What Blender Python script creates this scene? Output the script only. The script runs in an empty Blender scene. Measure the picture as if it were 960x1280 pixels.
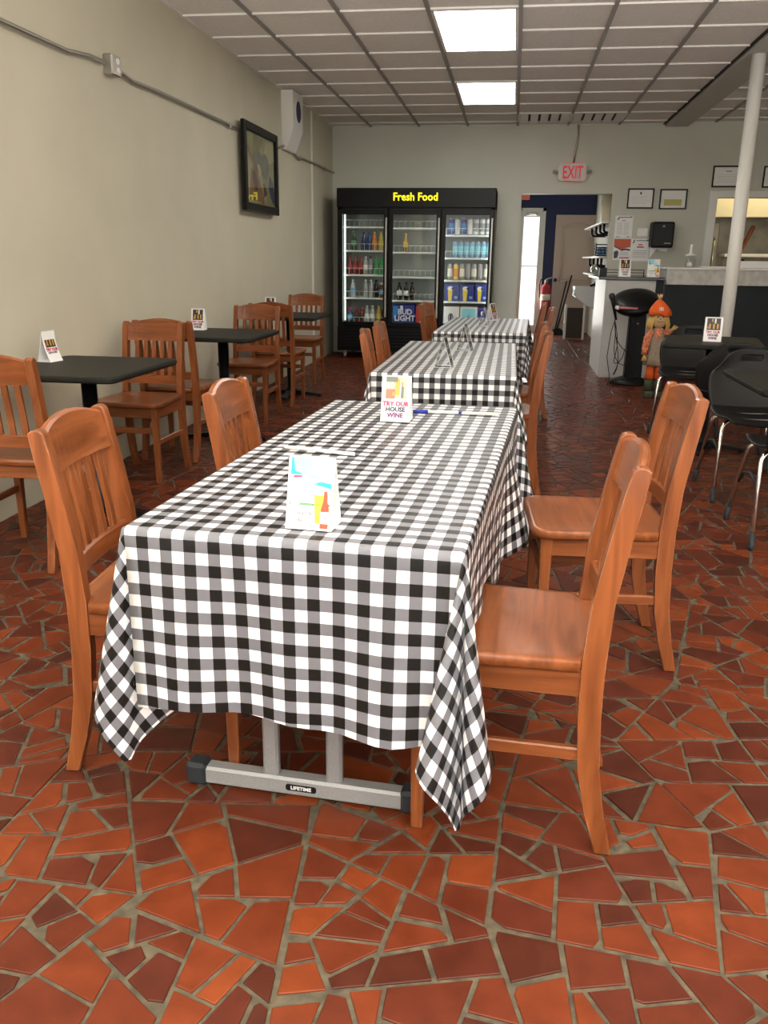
import bpy, bmesh, math, random
from mathutils import Vector, Matrix
PI = math.pi
sc = bpy.context.scene
COL = sc.collection

# ------------------------------------------------------------------ materials
def _nt(name):
    m = bpy.data.materials.new(name); m.use_nodes = True
    nt = m.node_tree
    return m, nt, nt.nodes['Principled BSDF']

def N(nt, typ, **kw):
    n = nt.nodes.new(typ)
    for k, v in kw.items():
        setattr(n, k, v)
    return n

def mat(name, col, rough=0.5, metal=0.0, noise=0.0, nscale=20.0, bump=0.0, coat=0.0, emit=None, estr=0.0, spec=0.5):
    m, nt, b = _nt(name)
    c = (col[0], col[1], col[2], 1)
    b.inputs['Base Color'].default_value = c
    b.inputs['Roughness'].default_value = rough
    b.inputs['Metallic'].default_value = metal
    b.inputs['Specular IOR Level'].default_value = spec
    if coat:
        b.inputs['Coat Weight'].default_value = coat
        b.inputs['Coat Roughness'].default_value = 0.12
    if emit:
        b.inputs['Emission Color'].default_value = (*emit, 1)
        b.inputs['Emission Strength'].default_value = estr
    if noise or bump:
        tc = N(nt, 'ShaderNodeTexCoord'); nz = N(nt, 'ShaderNodeTexNoise')
        nz.inputs['Scale'].default_value = nscale; nz.inputs['Detail'].default_value = 4
        nt.links.new(tc.outputs['Object'], nz.inputs['Vector'])
        if noise:
            rp = N(nt, 'ShaderNodeMapRange')
            rp.inputs['To Min'].default_value = 1 - noise; rp.inputs['To Max'].default_value = 1 + noise
            rp.inputs['From Min'].default_value = 0.3; rp.inputs['From Max'].default_value = 0.7
            mx = N(nt, 'ShaderNodeVectorMath', operation='SCALE')
            mx.inputs[0].default_value = col[:3]
            nt.links.new(nz.outputs['Fac'], rp.inputs['Value'])
            nt.links.new(rp.outputs['Result'], mx.inputs['Scale'])
            nt.links.new(mx.outputs['Vector'], b.inputs['Base Color'])
        if bump:
            bp = N(nt, 'ShaderNodeBump'); bp.inputs['Strength'].default_value = bump
            bp.inputs['Distance'].default_value = 0.002
            nt.links.new(nz.outputs['Fac'], bp.inputs['Height'])
            nt.links.new(bp.outputs['Normal'], b.inputs['Normal'])
    return m

def wood(name, axis, dark, light, rough=0.3):
    m, nt, b = _nt(name)
    tc = N(nt, 'ShaderNodeTexCoord'); mp = N(nt, 'ShaderNodeMapping')
    s = [38.0, 38.0, 38.0]; s[axis] = 3.0
    mp.inputs['Scale'].default_value = s
    oi = N(nt, 'ShaderNodeObjectInfo')
    va = N(nt, 'ShaderNodeVectorMath', operation='ADD')
    nz = N(nt, 'ShaderNodeTexNoise'); nz.inputs['Scale'].default_value = 1.0
    nz.inputs['Detail'].default_value = 6; nz.inputs['Distortion'].default_value = 0.6
    cr = N(nt, 'ShaderNodeValToRGB')
    cr.color_ramp.elements[0].position = 0.28; cr.color_ramp.elements[0].color = (*dark, 1)
    cr.color_ramp.elements[1].position = 0.75; cr.color_ramp.elements[1].color = (*light, 1)
    sc_ = N(nt, 'ShaderNodeMath', operation='MULTIPLY'); sc_.inputs[1].default_value = 30
    nt.links.new(oi.outputs['Random'], sc_.inputs[0])
    nt.links.new(tc.outputs['Object'], va.inputs[0]); nt.links.new(sc_.outputs[0], va.inputs[1])
    nt.links.new(va.outputs[0], mp.inputs['Vector'])
    nt.links.new(mp.outputs[0], nz.inputs['Vector']); nt.links.new(nz.outputs['Fac'], cr.inputs['Fac'])
    # varnish rubbed pale along the edges
    bv = N(nt, 'ShaderNodeBevel', samples=4); bv.inputs['Radius'].default_value = 0.0035
    ge = N(nt, 'ShaderNodeNewGeometry'); dt = N(nt, 'ShaderNodeVectorMath', operation='DOT_PRODUCT')
    nt.links.new(bv.outputs[0], dt.inputs[0]); nt.links.new(ge.outputs['Normal'], dt.inputs[1])
    mr = N(nt, 'ShaderNodeMapRange'); mr.inputs['From Min'].default_value = 0.97; mr.inputs['From Max'].default_value = 0.80
    mr.inputs['To Min'].default_value = 0.0; mr.inputs['To Max'].default_value = 1.0
    nt.links.new(dt.outputs['Value'], mr.inputs['Value'])
    n2 = N(nt, 'ShaderNodeTexNoise'); n2.inputs['Scale'].default_value = 16.0
    nt.links.new(va.outputs[0], n2.inputs['Vector'])
    m2 = N(nt, 'ShaderNodeMapRange'); m2.inputs['From Min'].default_value = 0.42; m2.inputs['From Max'].default_value = 0.62; m2.inputs['To Max'].default_value = 0.6
    nt.links.new(n2.outputs['Fac'], m2.inputs['Value'])
    mu = N(nt, 'ShaderNodeMath', operation='MULTIPLY')
    nt.links.new(mr.outputs[0], mu.inputs[0]); nt.links.new(m2.outputs[0], mu.inputs[1])
    mix = N(nt, 'ShaderNodeMix', data_type='RGBA'); mix.inputs[7].default_value = (0.62, 0.34, 0.19, 1)
    nt.links.new(mu.outputs[0], mix.inputs[0]); nt.links.new(cr.outputs[0], mix.inputs[6])
    nt.links.new(mix.outputs[2], b.inputs['Base Color'])
    b.inputs['Roughness'].default_value = rough; b.inputs['Specular IOR Level'].default_value = 0.3
    b.inputs['Coat Weight'].default_value = 0.22; b.inputs['Coat Roughness'].default_value = 0.18
    return m

WD, WL = (0.140, 0.038, 0.010), (0.305, 0.094, 0.029)
M = {}
M['woodx'] = wood('cherry_wood_x', 0, WD, WL)
M['woody'] = wood('cherry_wood_y', 1, WD, WL)
M['woodz'] = wood('cherry_wood_z', 2, WD, WL)
M['wall'] = mat('wall_paint', (0.62, 0.585, 0.46), 0.62, noise=0.05, nscale=1.6, bump=0.05)
M['wallb'] = mat('wall_paint_back', (0.60, 0.605, 0.525), 0.6, noise=0.05, nscale=1.4)
M['navy'] = mat('navy_paint', (0.010, 0.018, 0.085), 0.5)
M['tile'] = mat('ceiling_tile', (0.80, 0.755, 0.71), 0.9, noise=0.07, nscale=60, bump=0.25)
M['bar'] = mat('ceiling_bar', (0.74, 0.71, 0.67), 0.45)
M['runner_shaded'] = mat('ceiling_runner_shaded', (0.30, 0.275, 0.25), 0.55)  # grid colour darkened to stand in for shade on the runners' undersides
M['beam'] = mat('beam_paint', (0.52, 0.51, 0.47), 0.6)
M['blackgap'] = mat('black_gap', (0.02, 0.018, 0.016), 0.8)
M['white'] = mat('white_paint', (0.80, 0.79, 0.75), 0.35)
M['whitew'] = mat('white_plastic', (0.85, 0.85, 0.84), 0.4)
M['paper'] = mat('white_card', (0.88, 0.88, 0.87), 0.5)
M['steel'] = mat('galvanised_steel', (0.40, 0.38, 0.34), 0.35, metal=0.85)
M['chrome'] = mat('chrome', (0.85, 0.84, 0.80), 0.12, metal=1.0)
M['alum'] = mat('grey_powder_coat', (0.33, 0.335, 0.335), 0.42, metal=0.3, noise=0.08, nscale=300)
M['darkcap'] = mat('dark_grey_plastic', (0.026, 0.030, 0.035), 0.5, spec=0.25)
M['black'] = mat('black_plastic', (0.007, 0.007, 0.007), 0.4, spec=0.22)
M['blacktop'] = mat('black_laminate', (0.018, 0.018, 0.015), 0.5, noise=0.15, nscale=150, spec=0.12)
M['blackmetal'] = mat('black_metal', (0.007, 0.007, 0.008), 0.3, spec=0.25)
M['shell'] = mat('black_chair_shell', (0.012, 0.012, 0.012), 0.45, noise=0.15, nscale=80, spec=0.22)
M['fridge'] = mat('fridge_black', (0.005, 0.005, 0.005), 0.28, spec=0.18)
M['fridgein'] = mat('fridge_liner', (0.40, 0.44, 0.41), 0.4)
M['lamp'] = mat('fridge_lamp', (1, 1, 1), 0.4, emit=(0.93, 1.0, 0.95), estr=1.6)
M['lampr'] = mat('fridge_lamp_bright', (1, 1, 1), 0.4, emit=(0.93, 1.0, 0.97), estr=6.0)
M['shelf'] = mat('fridge_shelf', (0.80, 0.84, 0.80), 0.3)
M['yellow'] = mat('yellow_sign', (0.95, 0.85, 0.01), 0.4, emit=(1, 0.88, 0.0), estr=0.75)
M['redsign'] = mat('exit_red', (0.60, 0.006, 0.02), 0.4, emit=(1, 0.03, 0.06), estr=0.2)
M['exitface'] = mat('exit_face', (0.66, 0.60, 0.56), 0.4)
M['panel'] = mat('light_panel', (1, 1, 1), 0.5, emit=(1.0, 0.97, 0.90), estr=13.0)
M['grey'] = mat('grey_panel', (0.56, 0.56, 0.55), 0.5, noise=0.06, nscale=4)
M['granite'] = mat('granite', (0.05, 0.05, 0.055), 0.25, noise=0.6, nscale=120)
M['slate'] = mat('slate_panel', (0.015, 0.019, 0.024), 0.55, noise=0.15, nscale=3, spec=0.25)
M['stone'] = mat('pale_stone', (0.56, 0.55, 0.52), 0.5, noise=0.18, nscale=14)
M['beige'] = mat('beige_door', (0.58, 0.46, 0.40), 0.45)
M['cream'] = mat('cream_paint', (0.80, 0.72, 0.50), 0.45)
M['stainless'] = mat('stainless', (0.42, 0.38, 0.30), 0.4, metal=0.5, noise=0.25, nscale=5)
M['red'] = mat('red_paint', (0.42, 0.015, 0.02), 0.35)
M['orange'] = mat('orange_felt', (0.78, 0.12, 0.015), 0.8)
M['plaid'] = mat('orange_plaid', (0.62, 0.20, 0.10), 0.9, noise=0.7, nscale=60)
M['tan'] = mat('tan_cloth', (0.30, 0.235, 0.175), 0.9, noise=0.15, nscale=40)
M['burlap'] = mat('burlap', (0.60, 0.40, 0.22), 0.9, noise=0.12, nscale=150)
M['straw'] = mat('straw', (0.66, 0.44, 0.12), 0.8)
M['olive'] = mat('olive_cloth', (0.06, 0.075, 0.04), 0.9)
M['pink'] = mat('pink_plastic', (0.55, 0.20, 0.22), 0.5)
M['brown'] = mat('dark_brown', (0.045, 0.028, 0.02), 0.6)
M['aqua'] = mat('aqua_print', (0.02, 0.42, 0.55), 0.5)
M['palaqua'] = mat('pale_aqua_print', (0.28, 0.72, 0.82), 0.5)
M['sky'] = mat('blue_print', (0.20, 0.42, 0.65), 0.5)
M['green'] = mat('green_print', (0.12, 0.30, 0.14), 0.5)
M['beer'] = mat('beer_print', (0.85, 0.62, 0.05), 0.5)
M['beero'] = mat('beer_orange_print', (0.80, 0.32, 0.04), 0.5)
M['foam'] = mat('foam_print', (0.86, 0.80, 0.66), 0.5)
M['bottlered'] = mat('red_bottle_print', (0.55, 0.07, 0.03), 0.5)
M['inkred'] = mat('red_ink', (0.55, 0.04, 0.12), 0.5)
M['inkpurple'] = mat('purple_ink', (0.20, 0.05, 0.16), 0.5)
M['ink'] = mat('dark_ink', (0.06, 0.06, 0.10), 0.5)
M['inkgrey'] = mat('grey_ink', (0.35, 0.35, 0.36), 0.5)
M['photo'] = mat('print_dark', (0.03, 0.02, 0.015), 0.4)
M['photoy'] = mat('print_gold', (0.60, 0.34, 0.06), 0.4)
M['photog'] = mat('print_sage', (0.42, 0.44, 0.33), 0.4)
M['photor'] = mat('print_brick', (0.45, 0.16, 0.09), 0.4)
M['menured'] = mat('menu_orange', (0.60, 0.10, 0.04), 0.5)
M['blue'] = mat('blue_plastic', (0.01, 0.02, 0.30), 0.35)
M['artbg'] = mat('art_ochre', (0.40, 0.36, 0.18), 0.6, noise=0.25, nscale=6)
M['artolive'] = mat('art_olive', (0.24, 0.24, 0.10), 0.6, noise=0.3, nscale=9)
M['artgrey'] = mat('art_grey', (0.17, 0.19, 0.15), 0.6, noise=0.2, nscale=9)
M['artmaroon'] = mat('art_maroon', (0.12, 0.045, 0.04), 0.6)
M['artblue'] = mat('art_blue', (0.03, 0.05, 0.11), 0.6)
M['artbrown'] = mat('art_brown', (0.32, 0.16, 0.06), 0.6)
M['artcream'] = mat('art_cream', (0.55, 0.48, 0.28), 0.6)
M['frame'] = mat('black_frame', (0.006, 0.006, 0.005), 0.35, spec=0.2)
M['yellowdoc'] = mat('yellow_slip', (0.55, 0.50, 0.12), 0.6)
M['ductblue'] = mat('duct_blue', (0.01, 0.014, 0.075), 0.5)
M['cardboard'] = mat('carton_white', (0.80, 0.80, 0.78), 0.5)
M['boxblue'] = mat('carton_blue', (0.008, 0.03, 0.30), 0.4)
M['boxred'] = mat('carton_red', (0.42, 0.02, 0.03), 0.4)
M['boxcyan'] = mat('carton_cyan', (0.02, 0.22, 0.62), 0.4)
M['boxnavy'] = mat('carton_navy', (0.01, 0.018, 0.12), 0.4)
M['purple'] = mat('carton_purple', (0.10, 0.05, 0.38), 0.5)

def thin_glass(name, tint=(1, 1, 1), gloss=1.0):
    m = bpy.data.materials.new(name); m.use_nodes = True
    nt = m.node_tree; nt.nodes.clear()
    out = N(nt, 'ShaderNodeOutputMaterial'); mx = N(nt, 'ShaderNodeMixShader')
    tr = N(nt, 'ShaderNodeBsdfTransparent'); gl = N(nt, 'ShaderNodeBsdfGlossy')
    tr.inputs['Color'].default_value = (*tint, 1); gl.inputs['Roughness'].default_value = 0.02
    lw = N(nt, 'ShaderNodeLayerWeight'); lw.inputs['Blend'].default_value = 0.5
    pw = N(nt, 'ShaderNodeMath', operation='POWER'); pw.inputs[1].default_value = 5.0
    ml = N(nt, 'ShaderNodeMath', operation='MULTIPLY_ADD'); ml.inputs[1].default_value = 0.9; ml.inputs[2].default_value = 0.035 * gloss
    nt.links.new(lw.outputs['Facing'], pw.inputs[0]); nt.links.new(pw.outputs[0], ml.inputs[0]); nt.links.new(ml.outputs[0], mx.inputs[0])
    nt.links.new(tr.outputs[0], mx.inputs[1]); nt.links.new(gl.outputs[0], mx.inputs[2])
    nt.links.new(mx.outputs[0], out.inputs[0])
    return m
M['glass'] = thin_glass('pane_glass', (0.95, 0.96, 0.955), 0.45)
M['clear'] = thin_glass('clear_acrylic', (0.90, 0.92, 0.90), 2.0)

def gingham():
    m, nt, b = _nt('gingham_cloth')
    uv = N(nt, 'ShaderNodeUVMap'); uv.uv_map = 'cloth'
    sp = N(nt, 'ShaderNodeSeparateXYZ'); nt.links.new(uv.outputs[0], sp.inputs[0])
    P = 0.0498
    bands = []
    for ax in ('X', 'Y'):
        d = N(nt, 'ShaderNodeMath', operation='DIVIDE'); d.inputs[1].default_value = P
        f = N(nt, 'ShaderNodeMath', operation='FRACT')
        g = N(nt, 'ShaderNodeMath', operation='GREATER_THAN'); g.inputs[1].default_value = 0.5
        of = N(nt, 'ShaderNodeMath', operation='ADD'); of.inputs[1].default_value = P * (40.556 if ax == 'X' else 40.715)
        nt.links.new(sp.outputs[ax], of.inputs[0]); nt.links.new(of.outputs[0], d.inputs[0]); nt.links.new(d.outputs[0], f.inputs[0]); nt.links.new(f.outputs[0], g.inputs[0])
        bands.append(g)
    ad = N(nt, 'ShaderNodeMath', operation='ADD')
    nt.links.new(bands[0].outputs[0], ad.inputs[0]); nt.links.new(bands[1].outputs[0], ad.inputs[1])
    dv = N(nt, 'ShaderNodeMath', operation='DIVIDE'); dv.inputs[1].default_value = 2.0
    nt.links.new(ad.outputs[0], dv.inputs[0])
    cr = N(nt, 'ShaderNodeValToRGB'); cr.color_ramp.interpolation = 'CONSTANT'
    e = cr.color_ramp.elements
    e[0].position = 0; e[0].color = (0.80, 0.80, 0.80, 1)
    e[1].position = 0.75; e[1].color = (0.007, 0.0065, 0.006, 1)
    e2 = e.new(0.25); e2.color = (0.155, 0.155, 0.172, 1)
    nt.links.new(dv.outputs[0], cr.inputs['Fac'])
    # fine weave
    wv = N(nt, 'ShaderNodeTexNoise'); wv.inputs['Scale'].default_value = 900
    nt.links.new(uv.outputs[0], wv.inputs['Vector'])
    mr = N(nt, 'ShaderNodeMapRange'); mr.inputs['To Min'].default_value = 0.8; mr.inputs['To Max'].default_value = 1.2
    nt.links.new(wv.outputs['Fac'], mr.inputs['Value'])
    vs = N(nt, 'ShaderNodeVectorMath', operation='SCALE')
    nt.links.new(cr.outputs[0], vs.inputs[0]); nt.links.new(mr.outputs[0], vs.inputs['Scale'])
    ge = N(nt, 'ShaderNodeNewGeometry'); mx = N(nt, 'ShaderNodeMix', data_type='RGBA')
    mx.inputs[7].default_value = (0.80, 0.81, 0.83, 1)
    nt.links.new(ge.outputs['Backfacing'], mx.inputs[0]); nt.links.new(vs.outputs[0], mx.inputs[6])
    nt.links.new(mx.outputs[2], b.inputs['Base Color'])
    b.inputs['Roughness'].default_value = 0.42
    b.inputs['Specular IOR Level'].default_value = 0.28
    return m
M['cloth'] = gingham()

def floor_tile():
    m, nt, b = _nt('terracotta_tile')
    ge = N(nt, 'ShaderNodeNewGeometry'); cr = N(nt, 'ShaderNodeValToRGB')
    e = cr.color_ramp.elements
    e[0].position = 0; e[0].color = (0.0549, 0.0136, 0.0073, 1)
    e[1].position = 1; e[1].color = (0.1881, 0.0407, 0.0115, 1)
    for p, c in ((0.22, (0.0785, 0.0167, 0.0084)), (0.5, (0.1123, 0.0224, 0.0084)), (0.8, (0.141, 0.0282, 0.0089)), (0.93, (0.1567, 0.0313, 0.0094))):
        x = e.new(p); x.color = (*c, 1)
    nt.links.new(ge.outputs['Random Per Island'], cr.inputs['Fac'])
    tc = N(nt, 'ShaderNodeTexCoord'); nz = N(nt, 'ShaderNodeTexNoise'); nz.inputs['Scale'].default_value = 14; nz.inputs['Detail'].default_value = 5
    nt.links.new(tc.outputs['Object'], nz.inputs['Vector'])
    mr = N(nt, 'ShaderNodeMapRange'); mr.inputs['From Min'].default_value = 0.3; mr.inputs['From Max'].default_value = 0.7
    mr.inputs['To Min'].default_value = 0.80; mr.inputs['To Max'].default_value = 1.15
    nt.links.new(nz.outputs['Fac'], mr.inputs['Value'])
    vs = N(nt, 'ShaderNodeVectorMath', operation='SCALE')
    nt.links.new(cr.outputs[0], vs.inputs[0]); nt.links.new(mr.outputs[0], vs.inputs['Scale'])
    nt.links.new(vs.outputs[0], b.inputs['Base Color'])
    rr = N(nt, 'ShaderNodeMapRange'); rr.inputs['To Min'].default_value = 0.28; rr.inputs['To Max'].default_value = 0.48; b.inputs['Specular IOR Level'].default_value = 0.16
    nt.links.new(nz.outputs['Fac'], rr.inputs['Value']); nt.links.new(rr.outputs[0], b.inputs['Roughness'])
    bp = N(nt, 'ShaderNodeBump'); bp.inputs['Strength'].default_value = 0.15; bp.inputs['Distance'].default_value = 0.002
    nt.links.new(nz.outputs['Fac'], bp.inputs['Height']); nt.links.new(bp.outputs[0], b.inputs['Normal'])
    return m
M['tilef'] = floor_tile()
M['grout'] = mat('grout', (0.075, 0.060, 0.036), 0.9, noise=0.45, nscale=45, bump=0.6)

# ------------------------------------------------------------------ geometry helpers
def BM():
    return bmesh.new()

def box(bm, c, s, rot=None, bev=0.0, mi=0, seg=1):
    mtx = Matrix.Translation(Vector(c))
    if rot is not None:
        mtx = mtx @ rot.to_4x4()
    mtx = mtx @ Matrix.Diagonal((s[0], s[1], s[2], 1))
    r = bmesh.ops.create_cube(bm, size=1.0, matrix=mtx)
    vs = r['verts']; fs = set(f for v in vs for f in v.link_faces)
    if mi:
        for f in fs: f.material_index = mi
    if bev:
        es = list(set(e for v in vs for e in v.link_edges))
        rr = bmesh.ops.bevel(bm, geom=es, offset=bev, segments=seg, affect='EDGES', profile=0.5)
        if mi:
            for f in rr['faces']: f.material_index = mi
    return bm

def bb(bm, x0, x1, y0, y1, z0, z1, bev=0.0, mi=0, seg=1):
    return box(bm, ((x0 + x1) / 2, (y0 + y1) / 2, (z0 + z1) / 2), (abs(x1 - x0), abs(y1 - y0), abs(z1 - z0)), None, bev, mi, seg)

def frame_of(d):
    d = d.normalized()
    a = Vector((0, 0, 1)) if abs(d.z) < 0.9 else Vector((1, 0, 0))
    u = d.cross(a).normalized(); v = d.cross(u).normalized()
    return u, v

def ring_tube(bm, pts, rad, n=8, mi=0, caps=True, smooth=True):
    pts = [Vector(p) for p in pts]
    if not hasattr(rad, '__len__'):
        rad = [rad] * len(pts)
    u = v = None; rings = []
    for i, p in enumerate(pts):
        if i == 0: d = pts[1] - p
        elif i == len(pts) - 1: d = p - pts[i - 1]
        else: d = (pts[i + 1] - p).normalized() + (p - pts[i - 1]).normalized()
        if d.length < 1e-9: d = Vector((0, 0, 1))
        d.normalize()
        if u is None: u, v = frame_of(d)
        else:
            u = (u - d * u.dot(d)).normalized(); v = d.cross(u)
        rings.append([bm.verts.new(p + (u * math.cos(2 * PI * k / n) + v * math.sin(2 * PI * k / n)) * rad[i]) for k in range(n)])
    for a, b in zip(rings, rings[1:]):
        for k in range(n):
            f = bm.faces.new((a[k], a[(k + 1) % n], b[(k + 1) % n], b[k])); f.smooth = smooth; f.material_index = mi
    if caps:
        f = bm.faces.new(rings[0][::-1]); f.material_index = mi
        f = bm.faces.new(rings[-1]); f.material_index = mi
    return bm

def lathe(bm, prof, n=16, c=(0, 0, 0), mis=None, sx=1.0, sy=1.0):
    c = Vector(c); rings = []
    for r, z in prof:
        rings.append([bm.verts.new(c + Vector((sx * r * math.cos(2 * PI * k / n), sy * r * math.sin(2 * PI * k / n), z))) for k in range(n)])
    for i, (a, b) in enumerate(zip(rings, rings[1:])):
        for k in range(n):
            f = bm.faces.new((a[k], a[(k + 1) % n], b[(k + 1) % n], b[k])); f.smooth = True
            if mis: f.material_index = mis[i]
    f = bm.faces.new(rings[0][::-1]); f.material_index = mis[0] if mis else 0
    f = bm.faces.new(rings[-1]); f.material_index = mis[-1] if mis else 0
    return bm

def prism(bm, poly, o, ux, uy, th, mi=0, bev=0.0):
    """polygon in the plane (o; ux, uy), extruded by th along ux x uy"""
    o = Vector(o); ux = Vector(ux); uy = Vector(uy); nrm = ux.cross(uy).normalized()
    a = [bm.verts.new(o + ux * x + uy * y) for x, y in poly]
    b = [bm.verts.new(v.co + nrm * th) for v in a]
    n = len(a); fs = []
    fs.append(bm.faces.new(a[::-1])); fs.append(bm.faces.new(b))
    for i in range(n):
        fs.append(bm.faces.new((a[i], a[(i + 1) % n], b[(i + 1) % n], b[i])))
    for f in fs: f.material_index = mi
    if bev:
        es = list(set(e for f in fs for e in f.edges))
        bmesh.ops.bevel(bm, geom=es, offset=bev, segments=1, affect='EDGES', profile=0.5)
    return bm

def rrect(w, d, r, n=5, cx=0, cy=0):
    pts = []
    for sx, sy, a0 in ((1, 1, 0), (-1, 1, 90), (-1, -1, 180), (1, -1, 270)):
        for k in range(n + 1):
            a = math.radians(a0 + 90 * k / n)
            pts.append((cx + sx * (w / 2 - r) + r * math.cos(a), cy + sy * (d / 2 - r) + r * math.sin(a)))
    return pts

def ellipse(rx, ry, n=24, cx=0, cy=0):
    return [(cx + rx * math.cos(2 * PI * k / n), cy + ry * math.sin(2 * PI * k / n)) for k in range(n)]

def rect(x0, y0, x1, y1):
    return [(x0, y0), (x1, y0), (x1, y1), (x0, y1)]

def obj(name, bm, mats, parent=None, loc=(0, 0, 0), rz=0.0, recalc=True):
    if recalc:
        bmesh.ops.recalc_face_normals(bm, faces=bm.faces[:])
    me = bpy.data.meshes.new(name); bm.to_mesh(me); bm.free()
    if not isinstance(mats, (list, tuple)): mats = [mats]
    for m in mats: me.materials.append(M[m] if isinstance(m, str) else m)
    o = bpy.data.objects.new(name, me); COL.objects.link(o)
    o.location = loc; o.rotation_euler = (0, 0, rz)
    if parent is not None: o.parent = parent
    return o

def tag(o, label, cat, group=None):
    o['label'] = label; o['category'] = cat
    if group: o['group'] = group
    return o

def thing(name, label, cat, loc=(0, 0, 0), rz=0.0, group=None):
    o = bpy.data.objects.new(name, None); COL.objects.link(o)
    o.empty_display_size = 0.1
    o.location = loc; o.rotation_euler = (0, 0, rz)
    return tag(o, label, cat, group)

def struct(name, bm, mats, parent=None, recalc=True):
    o = obj(name, bm, mats, parent, recalc=recalc)
    if parent is None: o['kind'] = 'structure'
    return o

def dup(root, loc, rz, label, group=None):
    def cp(o, par):
        c = o.copy(); COL.objects.link(c)
        c.parent = par
        for ch in KIDS.get(o, []): cp(ch, c)
        return c
    KIDS = {}
    def walk(o):
        KIDS[o] = list(o.children)
        for ch in KIDS[o]: walk(ch)
    walk(root)
    r = cp(root, None)
    r.location = loc; r.rotation_euler = (0, 0, rz)
    r['label'] = label
    if group: r['group'] = group
    elif 'group' in r: del r['group']
    return r

def text_mesh(bm, s, size, o, ux, uy, bold=0.0, ext=0.0006, mi=0, align='CENTER', sx=1.0):
    """adds lettering to bm in the plane (o; ux, uy), baseline origin at o"""
    cu = bpy.data.curves.new('t', 'FONT'); cu.body = s; cu.size = size
    cu.align_x = align; cu.offset = bold; cu.extrude = ext; cu.resolution_u = 2
    ob = bpy.data.objects.new('t', cu)
    me = bpy.data.meshes.new_from_object(ob)
    o = Vector(o); ux = Vector(ux).normalized(); uy = Vector(uy).normalized(); nz = ux.cross(uy)
    mtx = Matrix(((ux.x * sx, uy.x, nz.x, o.x), (ux.y * sx, uy.y, nz.y, o.y), (ux.z * sx, uy.z, nz.z, o.z), (0, 0, 0, 1)))
    me.transform(mtx)
    n0 = len(bm.faces)
    bm.from_mesh(me)
    bm.faces.ensure_lookup_table()
    for f in bm.faces[n0:]: f.material_index = mi
    bpy.data.objects.remove(ob); bpy.data.curves.remove(cu); bpy.data.meshes.remove(me)
    return bm

def plate(bm, items, o, ux, uy, off=0.0006):
    """flat printed shapes on the plane (o; ux, uy): items = (poly, material index)"""
    o = Vector(o); ux = Vector(ux).normalized(); uy = Vector(uy).normalized(); nz = ux.cross(uy)
    for i, (poly, mi) in enumerate(items):
        oo = o + nz * (off + 0.0003 * i)
        prism(bm, poly, oo, ux, uy, 0.0002, mi)
    return bm

# ------------------------------------------------------------------ setting
XL, XR, YB, YF, ZC = -2.37, 4.6, 11.5, -1.5, 2.815

def clip_poly(poly, p, n):
    out = []
    for i in range(len(poly)):
        a = poly[i]; b = poly[(i + 1) % len(poly)]
        da = (a[0] - p[0]) * n[0] + (a[1] - p[1]) * n[1]; db = (b[0] - p[0]) * n[0] + (b[1] - p[1]) * n[1]
        if da >= 0: out.append(a)
        if (da >= 0) != (db >= 0):
            t = da / (da - db); out.append((a[0] + (b[0] - a[0]) * t, a[1] + (b[1] - a[1]) * t))
    return out

def area(poly):
    return 0.5 * sum(poly[i][0] * poly[(i + 1) % len(poly)][1] - poly[(i + 1) % len(poly)][0] * poly[i][1] for i in range(len(poly)))

def inset(poly, d):
    out = poly
    n = len(poly)
    for i in range(n):
        a = poly[i]; b = poly[(i + 1) % n]
        ex, ey = b[0] - a[0], b[1] - a[1]; l = math.hypot(ex, ey)
        if l < 1e-6: continue
        nx, ny = -ey / l, ex / l
        dd = d if not hasattr(d, '__len__') else d[i % len(d)]
        out = clip_poly(out, (a[0] + nx * dd, a[1] + ny * dd), (nx, ny))
        if len(out) < 3: return []
    # merge close points
    q = []
    for p in out:
        if not q or math.hypot(p[0] - q[-1][0], p[1] - q[-1][1]) > 0.003: q.append(p)
    if len(q) > 2 and math.hypot(q[0][0] - q[-1][0], q[0][1] - q[-1][1]) <= 0.003: q.pop()
    return q if len(q) >= 3 else []

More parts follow.
